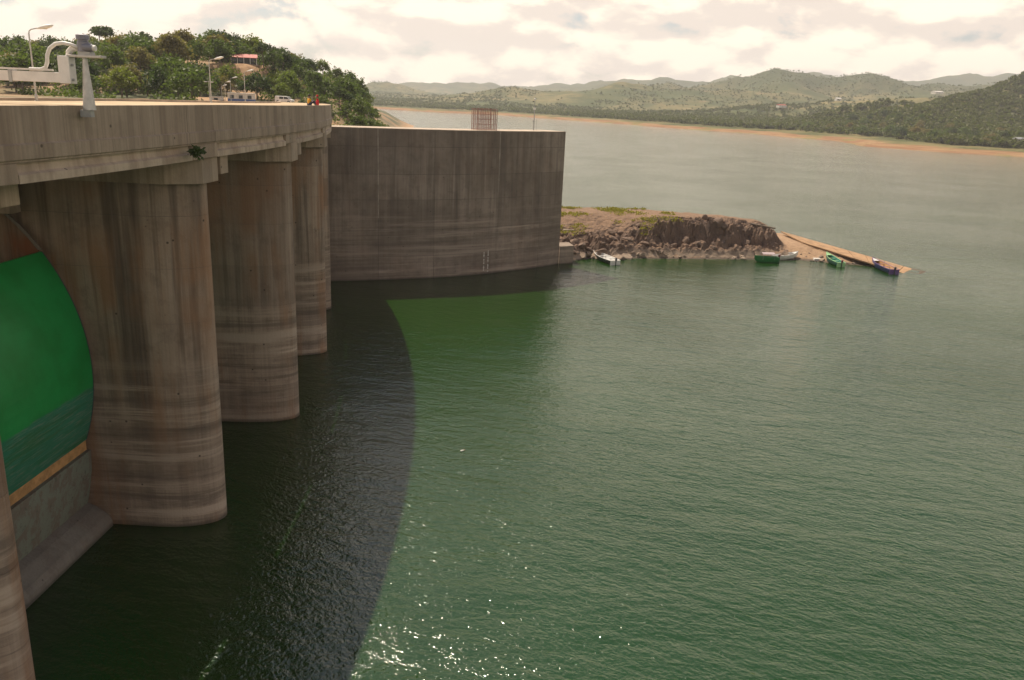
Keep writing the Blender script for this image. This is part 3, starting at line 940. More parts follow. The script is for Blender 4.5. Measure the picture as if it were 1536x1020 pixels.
arc = [(-2.2, -0.12, 1.50), (-1.75, -0.12, 1.50), (-1.55, -0.12, 1.58), (-1.46, -0.12, 1.78), (-1.43, -0.12, 2.05), (-1.30, -0.12, 2.32), (-1.05, -0.12, 2.50), (-0.75, -0.12, 2.55), (-0.45, -0.12, 2.50), (-0.15, -0.12, 2.40)]
MB().tube(arc, 0.075, 10).build('conduit', MAT['white'], act, smooth_=True)
elb = [(-0.62, 0.0, 2.06), (-0.60, 0.0, 2.22), (-0.48, 0.0, 2.34), (-0.30, 0.0, 2.38), (-0.12, 0.0, 2.36)]
MB().tube(elb, [0.12, 0.12, 0.12, 0.115, 0.11], 12).build('elbow_pipe', MAT['white'], act, smooth_=True)
MB().box(-3.05, -2.92, -0.2, 0.2, 0.98, 1.46).build('clamp', MAT['steel'], act)
MB().tube([(-6.1, 0, 0.12), (-6.1, 0, 1.02)], 0.13, 10).build('support_post', MAT['galv'], act)

# ------------------------------------------------------------------ street lamps
def make_lamp(x, y, z, h, az, arm, label, tilt=(0, 0)):
    l = empty('street_lamp', (x, y, z), az, label=label, cat='street lamp', group='lamps along the dam road')
    k = h / 3.8
    MB().lathe([(0.12 * k, 0), (0.12 * k, 0.04), (0.085 * k, 0.05), (0.085 * k, 0.3), (0.055 * k, 0.34), (0.04 * k, h - 0.15 * k)], 8).build('pole', MAT['galv'], l)
    pts = [(0, 0, h - 0.17 * k), (0.03 * k, 0, h - 0.05 * k), (0.14 * k, 0, h + 0.04 * k), (arm * 0.55, 0, h + 0.13 * k)]
    MB().tube(pts, 0.03 * k, 6).build('arm', MAT['galv'], l)
    hd = MB(); n = 10
    for i, (t, w, hh) in enumerate(((0, .05, .04), (.12, .07, .06), (.3, .13, .09), (.6, .17, .11), (.85, .15, .09), (1, .06, .03))):
        xx = arm * 0.5 + t * 0.85 * k; zz = h + 0.11 * k + t * 0.20 * k
        for j in range(n):
            q = 2 * math.pi * j / n
            hd.v.append(Vector((xx, math.cos(q) * w * k, zz + math.sin(q) * hh * k)))
    for i in range(5):
        for j in range(n):
            hd.f.append((i * n + j, i * n + (j + 1) % n, (i + 1) * n + (j + 1) % n, (i + 1) * n + j))
    hd.f.append(tuple(range(n))); hd.f.append(tuple(range(5 * n, 6 * n)))
    hb = hd.build('lamp_head', MAT['white'], l, smooth_=True)
    ln = MB().tube([(arm * 0.5 + 0.42 * k, 0, h + 0.09 * k), (arm * 0.5 + 0.42 * k, 0, h + 0.16 * k)], [0.10 * k, 0.13 * k], 10)
    ln.build('lens', MAT['lamp_glass'], hb)
    return l
lampA = at(42, 152, 40.5)
make_lamp(-23.1, 40.4, 25.0, 3.2, R(10), 0.75, 'leftmost street lamp, on the deck behind the white boom')
make_lamp(-22.5, 61.6, 24.9, 2.95, R(5), 0.75, 'tall street lamp on the deck above the parapet joint')
lamp_px = [(366, 148, 116, 4.0, 'street lamp standing in front of the white and blue building'),
           (345, 150, 168, 4.6, 'largest of the row of lamps receding left of the white building'),
           (337, 152, 196, 4.6, 'second lamp of the row receding left of the white building'),
           (332, 153, 222, 4.6, 'third lamp of the row receding left of the white building'),
           (326, 154, 248, 4.6, 'fourth lamp of the row receding left of the white building'),
           (320, 156, 274, 4.6, 'smallest last lamp of the row receding left of the white building')]
heads = [108, 118, 124, 129, 134, 140]
for (px, py, Y, h, lab), hy_ in zip(lamp_px, heads):
    top = at(px, hy_, Y)
    make_lamp(top.x, top.y, top.z - h, h, R(5), 0.8, lab)
tl = at(313, 122, 190)
dl = empty('street_lamp', (tl.x, tl.y, tl.z - 5.2), 0, label='twin-headed lamp post before the dark trees left of the lamp row', cat='street lamp', group='lamps along the dam road')
MB().tube([(0, 0, 0), (0, 0, 5.2)], [0.1, 0.06], 6).build('pole', MAT['galv'], dl)
MB().tube([(-0.7, 0, 5.1), (0, 0, 5.25), (0.7, 0, 5.1)], 0.05, 6).build('arm', MAT['galv'], dl)
for s in (-1, 1):
    MB().box(s * 0.75 - 0.3, s * 0.75 + 0.3, -0.15, 0.15, 5.0, 5.14).build('lamp_head', MAT['white'], dl, bevel=0.04)

# ------------------------------------------------------------------ houses and vehicles at the dam's end
def house(name, label, pos, rz, w, d, h, wall_m, roof_m, roof_h=0.8, over=0.4, wins=3, door=True, band=None, cat='building', group=None, gable=True):
    e = empty(name, pos, rz, label=label, cat=cat, group=group)
    MB().box(-w / 2, w / 2, -d / 2, d / 2, -1.5, h).build('wall', wall_m, e)
    if band:
        MB().box(-w / 2 - .02, w / 2 + .02, -d / 2 - .02, d / 2 + .02, 0, h * 0.42).build('painted_base', band, e)
    if gable:
        pr = [(-d / 2 - over, h - 0.08), (d / 2 + over, h - 0.08), (d / 2 + over, h + 0.04), (0, h + roof_h), (-d / 2 - over, h + 0.04)]
        m = MB().extrude_y(pr, -w / 2 - over, w / 2 + over)
        for v in m.v: v.x, v.y = -v.y, v.x
        m.build('roof', roof_m, e)
    else:
        MB().box(-w / 2 - over, w / 2 + over, -d / 2 - over, d / 2 + over, h + .002, h + 0.18).build('roof', roof_m, e)
    n = wins + (1 if door else 0)
    for k in range(n):
        x = -w / 2 + w * (k + 0.5) / n
        if door and k == n // 2:
            dr = MB().box(x - 0.42, x + 0.42, -d / 2 - 0.06, -d / 2 - 0.022, 0, min(2.0, h * .8)).build('door', MAT['dark'], e)
        else:
            f = MB().box(x - 0.5, x + 0.5, -d / 2 - 0.07, -d / 2 - 0.024, h * 0.46, h * 0.84).build('window', MAT['dark_steel'], e)
            MB().box(x - 0.42, x + 0.42, -d / 2 - 0.08, -d / 2 - 0.072, h * 0.50, h * 0.80).build('pane', MAT['glass'], f)
    return e
b0 = at(363, 154, 225)
house('service_building', 'low white building with blue base at the end of the dam', (b0.x, b0.y, b0.z), R(12), 6.6, 4.2, 2.25, MAT['white_dirty'], MAT['white'], over=0.15, wins=3, door=False, band=MAT['blue'], gable=False)
b1 = at(326, 154, 232)
house('service_building', 'small blue and white hut left of the white and blue building', (b1.x, b1.y, b1.z), R(8), 3.0, 3.0, 1.5, MAT['white_dirty'], MAT['steel'], over=0.1, wins=1, door=False, band=MAT['blue'], gable=False)
b2 = at(366, 97, 280)
hh_ = house('hill_house', 'red-roofed house with dark veranda on the wooded hill', (b2.x, b2.y, b2.z), R(18), 7.6, 5.0, 2.1, MAT['dark'], MAT['roof_red'], roof_h=1.2, over=0.5, wins=3, door=True, cat='house')
for k in range(5):
    x = -3.9 + 7.8 * k / 4
    MB().box(x - 0.09, x + 0.09, -2.95, -2.8, -0.2, 2.02).build('veranda_post', MAT['white_dirty'], hh_)
MB().box(-4.1, 4.1, -3.0, 2.7, -0.5, -0.0).build('terrace', MAT['top'], hh_)

def pickup(pos, rz, label):
    e = empty('parked_van', pos, rz, label=label, cat='van')
    prof = [(-2.1, .35), (2.15, .35), (2.2, .85), (1.55, .98), (1.0, 1.62), (-2.0, 1.66), (-2.12, .9)]
    body = MB().extrude_y(prof, -0.85, 0.85).build('body', MAT['white'], e, bevel=0.06)
    MB().extrude_y([(1.42, 1.0), (1.0, 1.52), (0.2, 1.54), (0.2, 1.0)], -0.865, 0.865).build('window', MAT['glass'], e)
    MB().extrude_y([(0.05, 1.0), (0.05, 1.54), (-0.95, 1.55), (-0.95, 1.0)], -0.865, 0.865).build('window', MAT['glass'], e)
    MB().add([(1.60, -.72, 1.02), (1.60, .72, 1.02), (1.08, .72, 1.60), (1.08, -.72, 1.60)], [(0, 1, 2, 3)]).build('windscreen', MAT['glass'], e)
    for x in (-1.35, 1.35):
        for s in (-1, 1):
            w = MB().tube([(x, s * 0.70, 0.34), (x, s * 0.90, 0.34)], 0.34, 14).build('wheel', MAT['tyre'], e)
            MB().tube([(x, s * 0.89, 0.34), (x, s * 0.915, 0.34)], 0.19, 10).build('rim', MAT['steel'], w)
    for s in (-1, 1):
        MB().box(2.16, 2.23, s * .62 - .14, s * .62 + .14, .66, .8).build('headlight', MAT['lamp_glass'], e)
    return e
v0 = at(427, 155, 205)
pickup((v0.x, v0.y, v0.z), R(-8), 'white van parked on the dirt below the hill')

# ------------------------------------------------------------------ people
def skin_part(name, verts, edges, radii, mat, parent, sub=2):
    me = bpy.data.meshes.new(name)
    me.from_pydata([tuple(v) for v in verts], edges, [])
    me.materials.append(mat)
    o = bpy.data.objects.new(name, me); link(o, parent)
    sk = o.modifiers.new('skin', 'SKIN'); sk.use_smooth_shade = True
    if not me.skin_vertices: me.skin_vertices.new()
    for i, r in enumerate(radii):
        me.skin_vertices[0].data[i].radius = (r, r) if not isinstance(r, tuple) else r
    me.skin_vertices[0].data[0].use_root = True
    ss = o.modifiers.new('sub', 'SUBSURF'); ss.levels = sub; ss.render_levels = sub
    return o

def person(pos, rz, label, shirt, trousers, reach=False, hood=False):
    """seated on the deck edge, knees drawn up, facing +x"""
    e = empty('person', pos, rz, label=label, cat='person')
    hip = (0, 0, 0.12); L = []
    V = [hip, (-0.02, 0, 0.30), (0.0, 0, 0.48), (0.02, 0, 0.58), (0.03, 0, 0.66)]
    Rr = [(.15, .13), (.145, .11), (.16, .11), .065, .055]
    E_ = [(0, 1), (1, 2), (2, 3), (3, 4)]
    hv = [(0.035, 0, 0.70), (0.045, 0, 0.78), (0.035, 0, 0.87)]
    for v, r in zip(hv, (.070, (.092, .098), .072)):
        V.append(v); Rr.append(r); E_.append((len(V) - 2, len(V) - 1))
    hands = []
    for s in (-1, 1):
        if reach and s == 1:
            chain = [(0.0, .17, .52), (.16, .30, .60), (.36, .38, .70), (.42, .40, .74)]
        else:
            chain = [(0.0, s * .17, .52), (.12, s * .24, .28), (.32, s * .13, .36), (.39, s * .10, .36)]
        prev = 2
        for c, r in zip(chain, (.062, .048, .036, .036)):
            V.append(c); Rr.append(r); E_.append((prev, len(V) - 1)); prev = len(V) - 1
        wrist = Vector(chain[-1]); d = (wrist - Vector(chain[-2])).normalized()
        side = d.cross(Vector((0, 0, 1))).normalized()
        hands.append((wrist, d, side, s))
        leg = [(0.04, s * .10, .11), (.40, s * .13, .40), (.58, s * .13, .06), (.72, s * .13, .04)]
        prev = 0
        for c, r in zip(leg, (.085, .062, .042, .036)):
            V.append(c); Rr.append(r); E_.append((prev, len(V) - 1)); prev = len(V) - 1
    body = skin_part('body', V, E_, Rr, MAT['skin'], e)
    for w, d, side, s in hands:
        for k, (o_, ln) in enumerate(((-.03, .065), (-.01, .078), (.01, .074), (.03, .058))):
            a = w + d * 0.03 + side * o_; b = a + d * ln * .6; c = b + d * ln * .35 - Vector((0, 0, .02))
            skin_part('finger', [a, b, c], [(0, 1), (1, 2)], [.010, .009, .008], MAT['skin'], body, 1)
        a = w + side * .034 * s; b = a + side * .03 * s + d * .03
        skin_part('thumb', [a, b, b + d * .03], [(0, 1), (1, 2)], [.011, .010, .008], MAT['skin'], body, 1)
    SV = [(0, 0, .10), (-.02, 0, .30), (0, 0, .49), (0.015, 0, .575)]
    SR = [(.168, .148), (.165, .13), (.178, .128), (.085, .08)]
    SE = [(0, 1), (1, 2), (2, 3)]
    for s in (-1, 1):
        if reach and s == 1: ch = [(0, .17, .525), (.12, .27, .58)]
        else: ch = [(0, s * .17, .525), (.08, s * .22, .36)]
        prev = 2
        for c, r in zip(ch, (.080, .066)):
            SV.append(c); SR.append(r); SE.append((prev, len(SV) - 1)); prev = len(SV) - 1
    skin_part('shirt', SV, SE, SR, shirt, e)
    TV = [(0, 0, .10)]; TR = [(.165, .13)]; TE = []
    for s in (-1, 1):
        prev = 0
        for c, r in zip([(0.04, s * .10, .11), (.40, s * .13, .41), (.56, s * .13, .12)], (.10, .078, .06)):
            TV.append(c); TR.append(r); TE.append((prev, len(TV) - 1)); prev = len(TV) - 1
    skin_part('trousers', TV, TE, TR, trousers, e)
    hm = MB().lathe([(0.06, .775), (.104, .80), (.108, .86), (.085, .915), (.04, .935)], 14, 0.025, 0)
    hm.build('hood' if hood else 'hair', shirt if hood else MAT['hair'], e, smooth_=True)
    face = MB().box(.118, .132, -.008, .008, .765, .79).build('nose', MAT['skin'], e)
    return e
def on_deck(px, off):
    for y in np.linspace(60, 110, 501):
        p = deck_pt(y, off, deck_z(y))
        v = Vector(p) - Vector((0, 0, EYE)); c = v.dot(F_)
        if 768 + FPX * v.dot(R_) / c >= px: return p
    return p
pa = on_deck(463.5, 0.55); pb = on_deck(476.5, 0.5)
person((pa[0], pa[1], pa[2] - 0.005), R(40), 'person in yellow shirt sitting on the deck end', MAT['yellow'], MAT['denim'])
person((pb[0], pb[1], pb[2] - 0.005), R(200), 'person all in red with one arm stretched out', MAT['red'], MAT['red'], reach=True, hood=True)

# ================================================================== ROCKY POINT
front = [(6.5, 139.0), (9.5, 138.5), (13, 141.5), (16, 141.2), (20, 143.5), (27, 144.7), (33, 145.6), (39, 146.9), (46, 148.2)] + [tuple(onz(*q).xy) for q in ((1195, 390), (1230, 393), (1265, 396), (1300, 399), (1340, 404.5), (1380, 411))]
RAMP = [onz(1171, 346.5, 2.75), onz(1204, 363.5, 2.25), onz(1370, 414.5, -0.2), onz(1386, 408.0, -0.2)]      # upper back, upper front, lower front, lower back
backl = [(72.5, 143), (68, 151), (63.5, 160), (60.5, 168), (56, 173), (50, 173), (44, 168), (38, 167), (25, 170), (12, 172), (0, 172), (-2, 146)]
rx, ry = np.meshgrid(np.arange(-3, 75, 0.30), np.arange(135, 176, 0.30))
def cells(x, y, seed):
    ix = np.floor(x); iy = np.floor(y); f1 = np.full(x.shape, 9.0); f2 = np.full(x.shape, 9.0); idv = np.zeros(x.shape)
    for dx in (-1, 0, 1):
        for dy in (-1, 0, 1):
            cx = ix + dx; cy = iy + dy
            d = np.hypot(cx + _hash(cx, cy, seed) - x, cy + _hash(cx, cy, seed + 1) - y)
            n = d < f1
            f2 = np.where(n, f1, np.minimum(f2, d)); f1 = np.where(n, d, f1); idv = np.where(n, _hash(cx, cy, seed + 2), idv)
    return f2 - f1, idv

def rock_height(X, Y):
    P = front + backl
    d, _ = poly_sd(X, Y, P + [P[0]])
    sd = np.where(inside(X, Y, P), d, -d)
    df, _ = poly_sd(X, Y, front)
    n1 = fbm(X / 5, Y / 5, 3, 5); n2 = fbm(X / 1.6, Y / 1.6, 9, 4, 0.6)
    top = np.interp(X, [0, 10, 20, 27, 40, 47, 49, 51, 54, 60, 66, 70], [5.6, 5.7, 5.9, 6.1, 6.0, 5.2, 4.6, 3.1, 2.3, 1.5, 0.7, 0.15])
    cliff = smooth(16, 27, X) * smooth(52, 47, X)
    dd = df + (n1 - 0.5) * 3.4 + (n2 - 0.5) * 1.6
    gentle = 0.34 * smooth(0, 2.5, dd) + 0.66 * smooth(1, 17, dd)
    steep = 0.24 * smooth(0, 1.4, dd) + 0.10 * smooth(1.5, 4.2, dd) + 0.56 * smooth(4.0, 6.2, dd) + 0.10 * smooth(6, 9, dd)
    prof = gentle * (1 - cliff) + steep * cliff
    bk = smooth(0, 5, sd + (n1 - 0.5) * 2)
    h = top * np.minimum(prof, bk)
    rough = smooth(0.4, 2.5, sd)
    rid = np.abs(fbm(X / 2.4 + 7, Y / 2.9, 21, 4) - 0.5) * 2
    steps = np.floor((n1 * 3 + n2 * 1.2) * 4) / 4
    onface = np.exp(-((dd - 5.2) / 4.0) ** 2)
    left_rocks = (1 - smooth(16, 24, X)) * np.exp(-((dd - 3.5) / 4.5) ** 2)
    h = h + rough * ((n2 - 0.5) * 0.35 + (0.38 - rid) * 1.7 * np.maximum(onface * cliff, left_rocks * 0.9) + (steps - np.mean(steps)) * 0.45 * np.maximum(onface * cliff, left_rocks))
    wx = X + (n2 - 0.5) * 1.4; wy = Y + (n1 - 0.5) * 2.0
    ce, cid = cells(wx / 2.9 + wy * 0.10, wy / 2.0, 41)
    ce2, cid2 = cells(wx / 1.1, wy / 0.9, 47)
    fk = np.maximum(onface * cliff, left_rocks)
    h = h + rough * fk * ((cid - 0.5) * 0.9 - 1.1 * smooth(0.22, 0.0, ce) - 0.35 * smooth(0.2, 0.0, ce2) + (cid2 - .5) * 0.3)
    # ground under and in front of the boat ramp
    t = np.clip((X - RAMP[1].x) / (RAMP[2].x - RAMP[1].x), 0, 1)
    ly = RAMP[1].y + t * (RAMP[2].y - RAMP[1].y)
    rz0 = RAMP[1].z + t * (RAMP[2].z - RAMP[1].z)
    fy = np.interp(X, [q[0] for q in front], [q[1] for q in front])
    u = np.clip((Y - fy) / np.maximum(ly - fy, 0.6), 0, 1)
    apron = (rz0 - 0.22 - 0.3 * smooth(0.62, 0.25, t) * smooth(0.0, 0.12, t)) * (0.35 * smooth(0, 0.25, u) + 0.65 * u) + (n2 - 0.5) * 0.35 * smooth(0, .3, u) * smooth(1.0, .8, u)
    apron = np.where(u >= 1, rz0 - 0.25, apron) * bk
    rampk = smooth(49.5, 52.5, X)
    h = h * (1 - rampk) + rampk * apron
    return np.where(sd > 0, h, -2.5 * smooth(0, -2, sd)) + 0.02
rz_ = rock_height(rx, ry)
def point_mat():
    t = NT('rocky_point_ground'); p = t.pos(); o = t.z()
    a = t.noise(p, 0.3, 6, 0.62); f = t.noise(t.pos((1, 1, 1.4)), 1.7, 7, 0.7)
    rock = t.mix(t.rng(a, 0.35, 0.65), (0.115, 0.073, 0.052), (0.19, 0.12, 0.083))
    rock = t.mix(t.rng(f, 0.50, 0.68, 0, 0.8), rock, (0.06, 0.043, 0.036))
    rock = t.mix(t.rng(t.math('ADD', o['Z'], t.math('MULTIPLY', f, 1.6)), 2.6, 1.5, 0, 0.65), rock, (0.38, 0.29, 0.21))
    soil = t.mix(t.rng(f, 0.35, 0.65), (0.24, 0.145, 0.085), (0.17, 0.105, 0.066))
    g = t.new('ShaderNodeNewGeometry'); q = t.new('ShaderNodeSeparateXYZ'); t.l.new(g.outputs['True Normal'], q.inputs[0])
    flat = t.rng(t.math('ADD', q.outputs['Z'], t.math('MULTIPLY', a, 0.25)), 0.86, 1.0)
    col = t.mix(flat, rock, soil)
    sand = t.rng(o['X'], 49.5, 52)
    col = t.mix(t.math('MULTIPLY', sand, 0.85), col, t.mix(t.rng(f, 0.4, 0.65), (0.40, 0.26, 0.155), (0.30, 0.185, 0.11)))
    col = t.mix(t.rng(t.math('ADD', o['Z'], t.math('MULTIPLY', f, 0.4)), 0.5, 0.25, 0, 0.85), col, (0.06, 0.05, 0.04))
    t.put(t.b.inputs['Base Color'], col); t.b.inputs['Roughness'].default_value = 0.92
    t.put(t.b.inputs['Normal'], t.bump(t.math('ADD', f, t.math('MULTIPLY', t.noise(p, 6, 5, 0.7), 0.4)), 0.35))
    return t.m
MAT['point'] = point_mat()
pt = bpy.data.objects.new('rocky_point', grid_mesh('rocky_point', rx, ry, rz_, MAT['point'], False))
C.objects.link(pt); tag(pt, 'brown rocky spit running out from the wing wall', kind='structure')
def rh(x, y):
    return float(rock_height(np.array([[x]], float), np.array([[y]], float))[0, 0])

def boulder_mesh(seed):
    rs = random.Random(seed)
    bm = bmesh.new(); bmesh.ops.create_icosphere(bm, subdivisions=2, radius=1.0)
    planes = [(Vector((rs.gauss(0, 1), rs.gauss(0, 1), rs.gauss(0, .8))).normalized(), rs.uniform(.5, .8)) for _ in range(8)]
    for v in bm.verts:
        for n, d in planes:
            k = v.co.dot(n)
            if k > d: v.co -= n * (k - d) * 0.9
        v.co *= 1 + rs.uniform(-.04, .04)
    me = bpy.data.meshes.new('boulder'); bm.to_mesh(me); bm.free()
    me.materials.append(MAT['rock'])
    return me
bmesh_list = [boulder_mesh(s) for s in range(8)]
rs = random.Random(5)
fpts = catmull(front[1:-2], 24)
for k in range(85):
    p = rs.choice(fpts); o = bpy.data.objects.new('rock', rs.choice(bmesh_list))
    dx = rs.uniform(-1, 1); dy = abs(rs.gauss(0, 1.6)) - 0.1
    x, y = p[0] + dx, p[1] + dy
    s = rs.choice((0.35, 0.45, 0.55, 0.75, 1.0)) * (1.15 if x < 24 else 0.6 if x < 50 else 0.45)
    o.location = (x, y, rh(x, y) + s * 0.12)
    o.scale = (s * rs.uniform(.9, 1.6), s * rs.uniform(.7, 1.2), s * rs.uniform(.5, .85))
    o.rotation_euler = (rs.uniform(-.4, .4), rs.uniform(-.4, .4), rs.uniform(0, 6.3))
    link(o, pt)
for k in range(22):      # blocks in the cliff face and on the flat
    x = rs.uniform(17, 49); y = np.interp(x, [q[0] for q in front], [q[1] for q in front]) + rs.uniform(3, 9)
    s = rs.uniform(.5, 1.25); o = bpy.data.objects.new('rock', rs.choice(bmesh_list))
    o.location = (x, y, rh(x, y) - s * 0.1); o.scale = (s * rs.uniform(.8, 1.5), s * rs.uniform(.7, 1.2), s * rs.uniform(.6, 1.1))
    o.rotation_euler = (rs.uniform(-.5, .5), rs.uniform(-.5, .5), rs.uniform(0, 6.3)); link(o, pt)

# launching ramp slab
r0, r1, r2, r3 = RAMP
rm_ = MB()
N = 8
for k in range(N):
    t0 = k / N + 0.002; t1 = (k + 1) / N - 0.002
    a = r0.lerp(r3, t0); b = r1.lerp(r2, t0); c = r1.lerp(r2, t1); d = r0.lerp(r3, t1)
    lo = Vector((0, 0, -0.22))
    if k == 0:
        ramp = empty('boat_ramp', (52, 154, 0), label='long sloping ochre concrete boat ramp running down into the lake', cat='ramp')
    MB().add([a, b, c, d, a + lo, b + lo, c + lo, d + lo], [(0, 1, 2, 3), (7, 6, 5, 4), (0, 4, 5, 1), (1, 5, 6, 2), (2, 6, 7, 3), (3, 7, 4, 0)]).build('slab', MAT['soil'], ramp, True)
s0 = at(866, 345, 149.5)
MB().prism([(s0.x - 2.6, 148.6), (s0.x + 2.2, 149.0), (s0.x + 2.1, 150.8), (s0.x - 2.6, 150.4)], s0.z - 0.22, s0.z + 0.12).build('landing_slab', MAT['top'], None, label='flat concrete slab jutting from the rocks beside the wing wall', cat='slab')
q0 = at(1127, 335.5, 156); q1 = at(1163, 342.5, 153)
MB().tube([q0, q1], 0.16, 8).build('timber_pole', MAT['bark'], None, label='dark pole lying on the top edge of the rocky spit', cat='pole')

# grass on the point
rsn = np.random.RandomState(8)
gq = []
for k in range(2000):
    x = rsn.uniform(7, 30); y = rsn.uniform(146, 166)
    if fbm(np.array([x / 5.]), np.array([y / 3.]), 66, 3)[0] < 0.555 + 0.05 * (x > 24): continue
    z = rh(x, y)
    if z < 3.2: continue
    q = blade_cloud(8, 0.8, 0.8, 0.08, 0.30, k, -1.4); q += np.array([x, y, z + 0.05]); gq.append(q)
go = bpy.data.objects.new('grass', quads_mesh('grass', np.concatenate(gq), MAT['grass'])); C.objects.link(go)
tag(go, 'yellow green grass patches on the flat top of the spit', 'grass', kind='stuff')

# ------------------------------------------------------------------ boats
def paint(n, c): return plain(n, c, 0.4, var=0.1, scale=2)
MAT['b_white'] = paint('boat_white', (0.62, 0.60, 0.57)); MAT['b_green'] = paint('boat_green', (0.012, 0.14, 0.03))
MAT['b_mint'] = paint('boat_mint', (0.26, 0.46, 0.22)); MAT['b_teal'] = paint('boat_teal', (0.025, 0.17, 0.145))
MAT['b_blue'] = paint('boat_blue', (0.045, 0.065, 0.22)); MAT['b_purple'] = paint('boat_purple', (0.085, 0.04, 0.17))
MAT['b_orange'] = paint('boat_ochre', (0.42, 0.24, 0.10)); MAT['b_black'] = paint('boat_black', (0.03, 0.028, 0.03))
MAT['b_lilac'] = paint('canopy_lilac', (0.42, 0.33, 0.33)); MAT['b_maroon'] = paint('maroon', (0.16, 0.02, 0.03))

def boat(pos, rz, L, B, D, hull, inner, trim, label, engine=None, canopy=None, bow_lift=0.35, fore=None):
    e = empty('boat', pos, rz, label=label, cat='boat', group='boats moored at the rocky spit')
    st = np.linspace(0, 1, 13)
    def sec(t, inset=0.0):
        w = B / 2 * (1 - max(0, (t - 0.35) / 0.65) ** 2.4) * (0.88 + 0.12 * min(1, t / 0.3)) - inset
        w = max(w, 0.02)
        sh = D * 0.62 + bow_lift * t ** 2.5          # sheer
        kl = -D * 0.30 + (D * 0.55 + bow_lift * .5) * max(0, (t - 0.72) / 0.28) ** 2
        return w, sh, kl
    def shell(inset, drop):
        V = []; 
        for t in st:
            w, sh, kl = sec(t, inset); x = (t - 0.5) * L * (1 - inset * 0.06)
            V += [(x, -w, sh - drop), (x, -w * .86, (sh + kl) * .45), (x, -w * .45, kl + inset + .06), (x, 0, kl + inset), (x, w * .45, kl + inset + .06), (x, w * .86, (sh + kl) * .45), (x, w, sh - drop)]
        Fc = [(i * 7 + j, i * 7 + j + 1, (i + 1) * 7 + j + 1, (i + 1) * 7 + j) for i in range(12) for j in range(6)]
        Fc.append(tuple(reversed(range(7))))
        return V, Fc
    V, Fc = shell(0, 0)
    hu = MB().add(V, Fc).build('hull', hull, e, smooth_=True)
    V, Fc = shell(0.05, 0.01)
    MB().add(V, [tuple(reversed(f)) for f in Fc]).build('inner_hull', inner, e, smooth_=True)
    for s in (-1, 1):
        MB().tube([((t - 0.5) * L, s * sec(t)[0], sec(t)[1] + 0.01) for t in st], 0.05, 6).build('gunwale', trim, e)
    w, sh, kl = sec(0); MB().box(-L / 2 - .03, -L / 2 + .04, -w, w, kl + .05, sh).build('transom', trim, e)
    for t in (0.2, 0.42, 0.64):
        w, sh, kl = sec(t); MB().box((t - .5) * L - .14, (t - .5) * L + .14, -w + .04, w - .04, sh - .24, sh - .19).build('thwart', trim, e)
    w, sh, kl = sec(0.86); 
    fd = [((t - .5) * L, sec(t)[0] - .03, sec(t)[1] - .03) for t in (0.8, .87, .94, .99)]
    MB().add([(x, y, z) for x, y, z in fd] + [(x, -y, z) for x, y, z in reversed(fd)], [tuple(range(8))]).build('foredeck', fore or inner, e)
    if engine:
        sh = sec(0)[1]
        en = MB().tube([(-L / 2 - .18, 0, sh + .02), (-L / 2 - .2, 0, sh + .14), (-L / 2 - .22, 0, sh + .42), (-L / 2 - .22, 0, sh + .52)], [.12, .19, .19, .1], 10).build('outboard_motor', engine, e)
        MB().box(-L / 2 - .27, -L / 2 - .13, -.05, .05, -.5, sh + .04).build('shaft', MAT['b_black'], en)
        MB().tube([(-L / 2 - .05, 0, sh + .2), (-L / 2 + .5, .05, sh + .26)], .025, 6).build('tiller', MAT['b_black'], en)
    if canopy:
        n = 7; V = []
        for x in (-L * .30, L * .22):
            for k in range(n):
                a = -1 + 2 * k / (n - 1); V.append((x, a * B * .5, 1.55 - 0.22 * a * a))
        V += [(x, y, z + .05) for x, y, z in V]
        Fc = []
        for b_ in (0, 2 * n): Fc += [(b_ + k, b_ + k + 1, b_ + n + k + 1, b_ + n + k) for k in range(n - 1)]
        Fc += [(k, 2 * n + k, 2 * n + k + 1, k + 1) for k in range(n - 1)] + [(n + k, n + k + 1, 3 * n + k + 1, 3 * n + k) for k in range(n - 1)]
        cp = MB().add(V, Fc).build('canopy', canopy, e)
        for x in (-L * .28, L * .2):
            for s in (-1, 1): MB().tube([(x, s * B * .45, .35), (x, s * B * .47, 1.36)], .025, 6).build('canopy_post', MAT['steel'], e)
    return e
P1 = onz(906, 391); boat((P1.x, P1.y, 0.15), R(114), 7.6, 2.2, 0.95, MAT['b_black'], MAT['b_white'], MAT['b_white'], 'white boat with dark hull against the rocks by the wing wall', MAT['b_black'])
P2 = onz(1150, 394); boat((P2.x, P2.y + .6, 0.15), R(186), 4.4, 1.6, 1.25, MAT['b_green'], MAT['b_green'], MAT['b_green'], 'dark green boat with lilac grey canopy beside the white boat', MAT['b_maroon'], MAT['b_lilac'], 0.2)
P3 = onz(1178, 390); boat((P3.x + .3, P3.y + .8, 0.15), R(24), 5.4, 1.7, 1.0, MAT['b_white'], MAT['b_white'], MAT['b_white'], 'white boat with raised bow right of the green boat', None, None, 0.6)
P4 = onz(1250, 396); boat((P4.x, P4.y + .2, 0.2), R(95), 6.2, 1.7, 1.0, MAT['b_teal'], MAT['b_teal'], MAT['b_mint'], 'teal boat with mint green bow beached on the ochre shore', MAT['b_maroon'], None, 0.8, MAT['b_mint'])
P5 = onz(1324, 405); boat((P5.x, P5.y + .2, 0.2), R(94), 8.0, 2.0, 1.05, MAT['b_blue'], MAT['b_orange'], MAT['b_purple'], 'blue and purple boat with ochre inside near the ramp tip', MAT['b_black'], None, 0.6, MAT['b_white'])
P6 = onz(1225, 391); fb = MB().box(-.62, .62, -.4, .4, -0.12, .42).build('float', MAT['white_dirty'], None, label='small pale foam float at the water edge between boats', cat='float', bevel=0.08)
fb.location = (P6.x, P6.y, 0.05); fb.rotation_euler = (0, 0, R(10))
P7 = onz(693, 677)
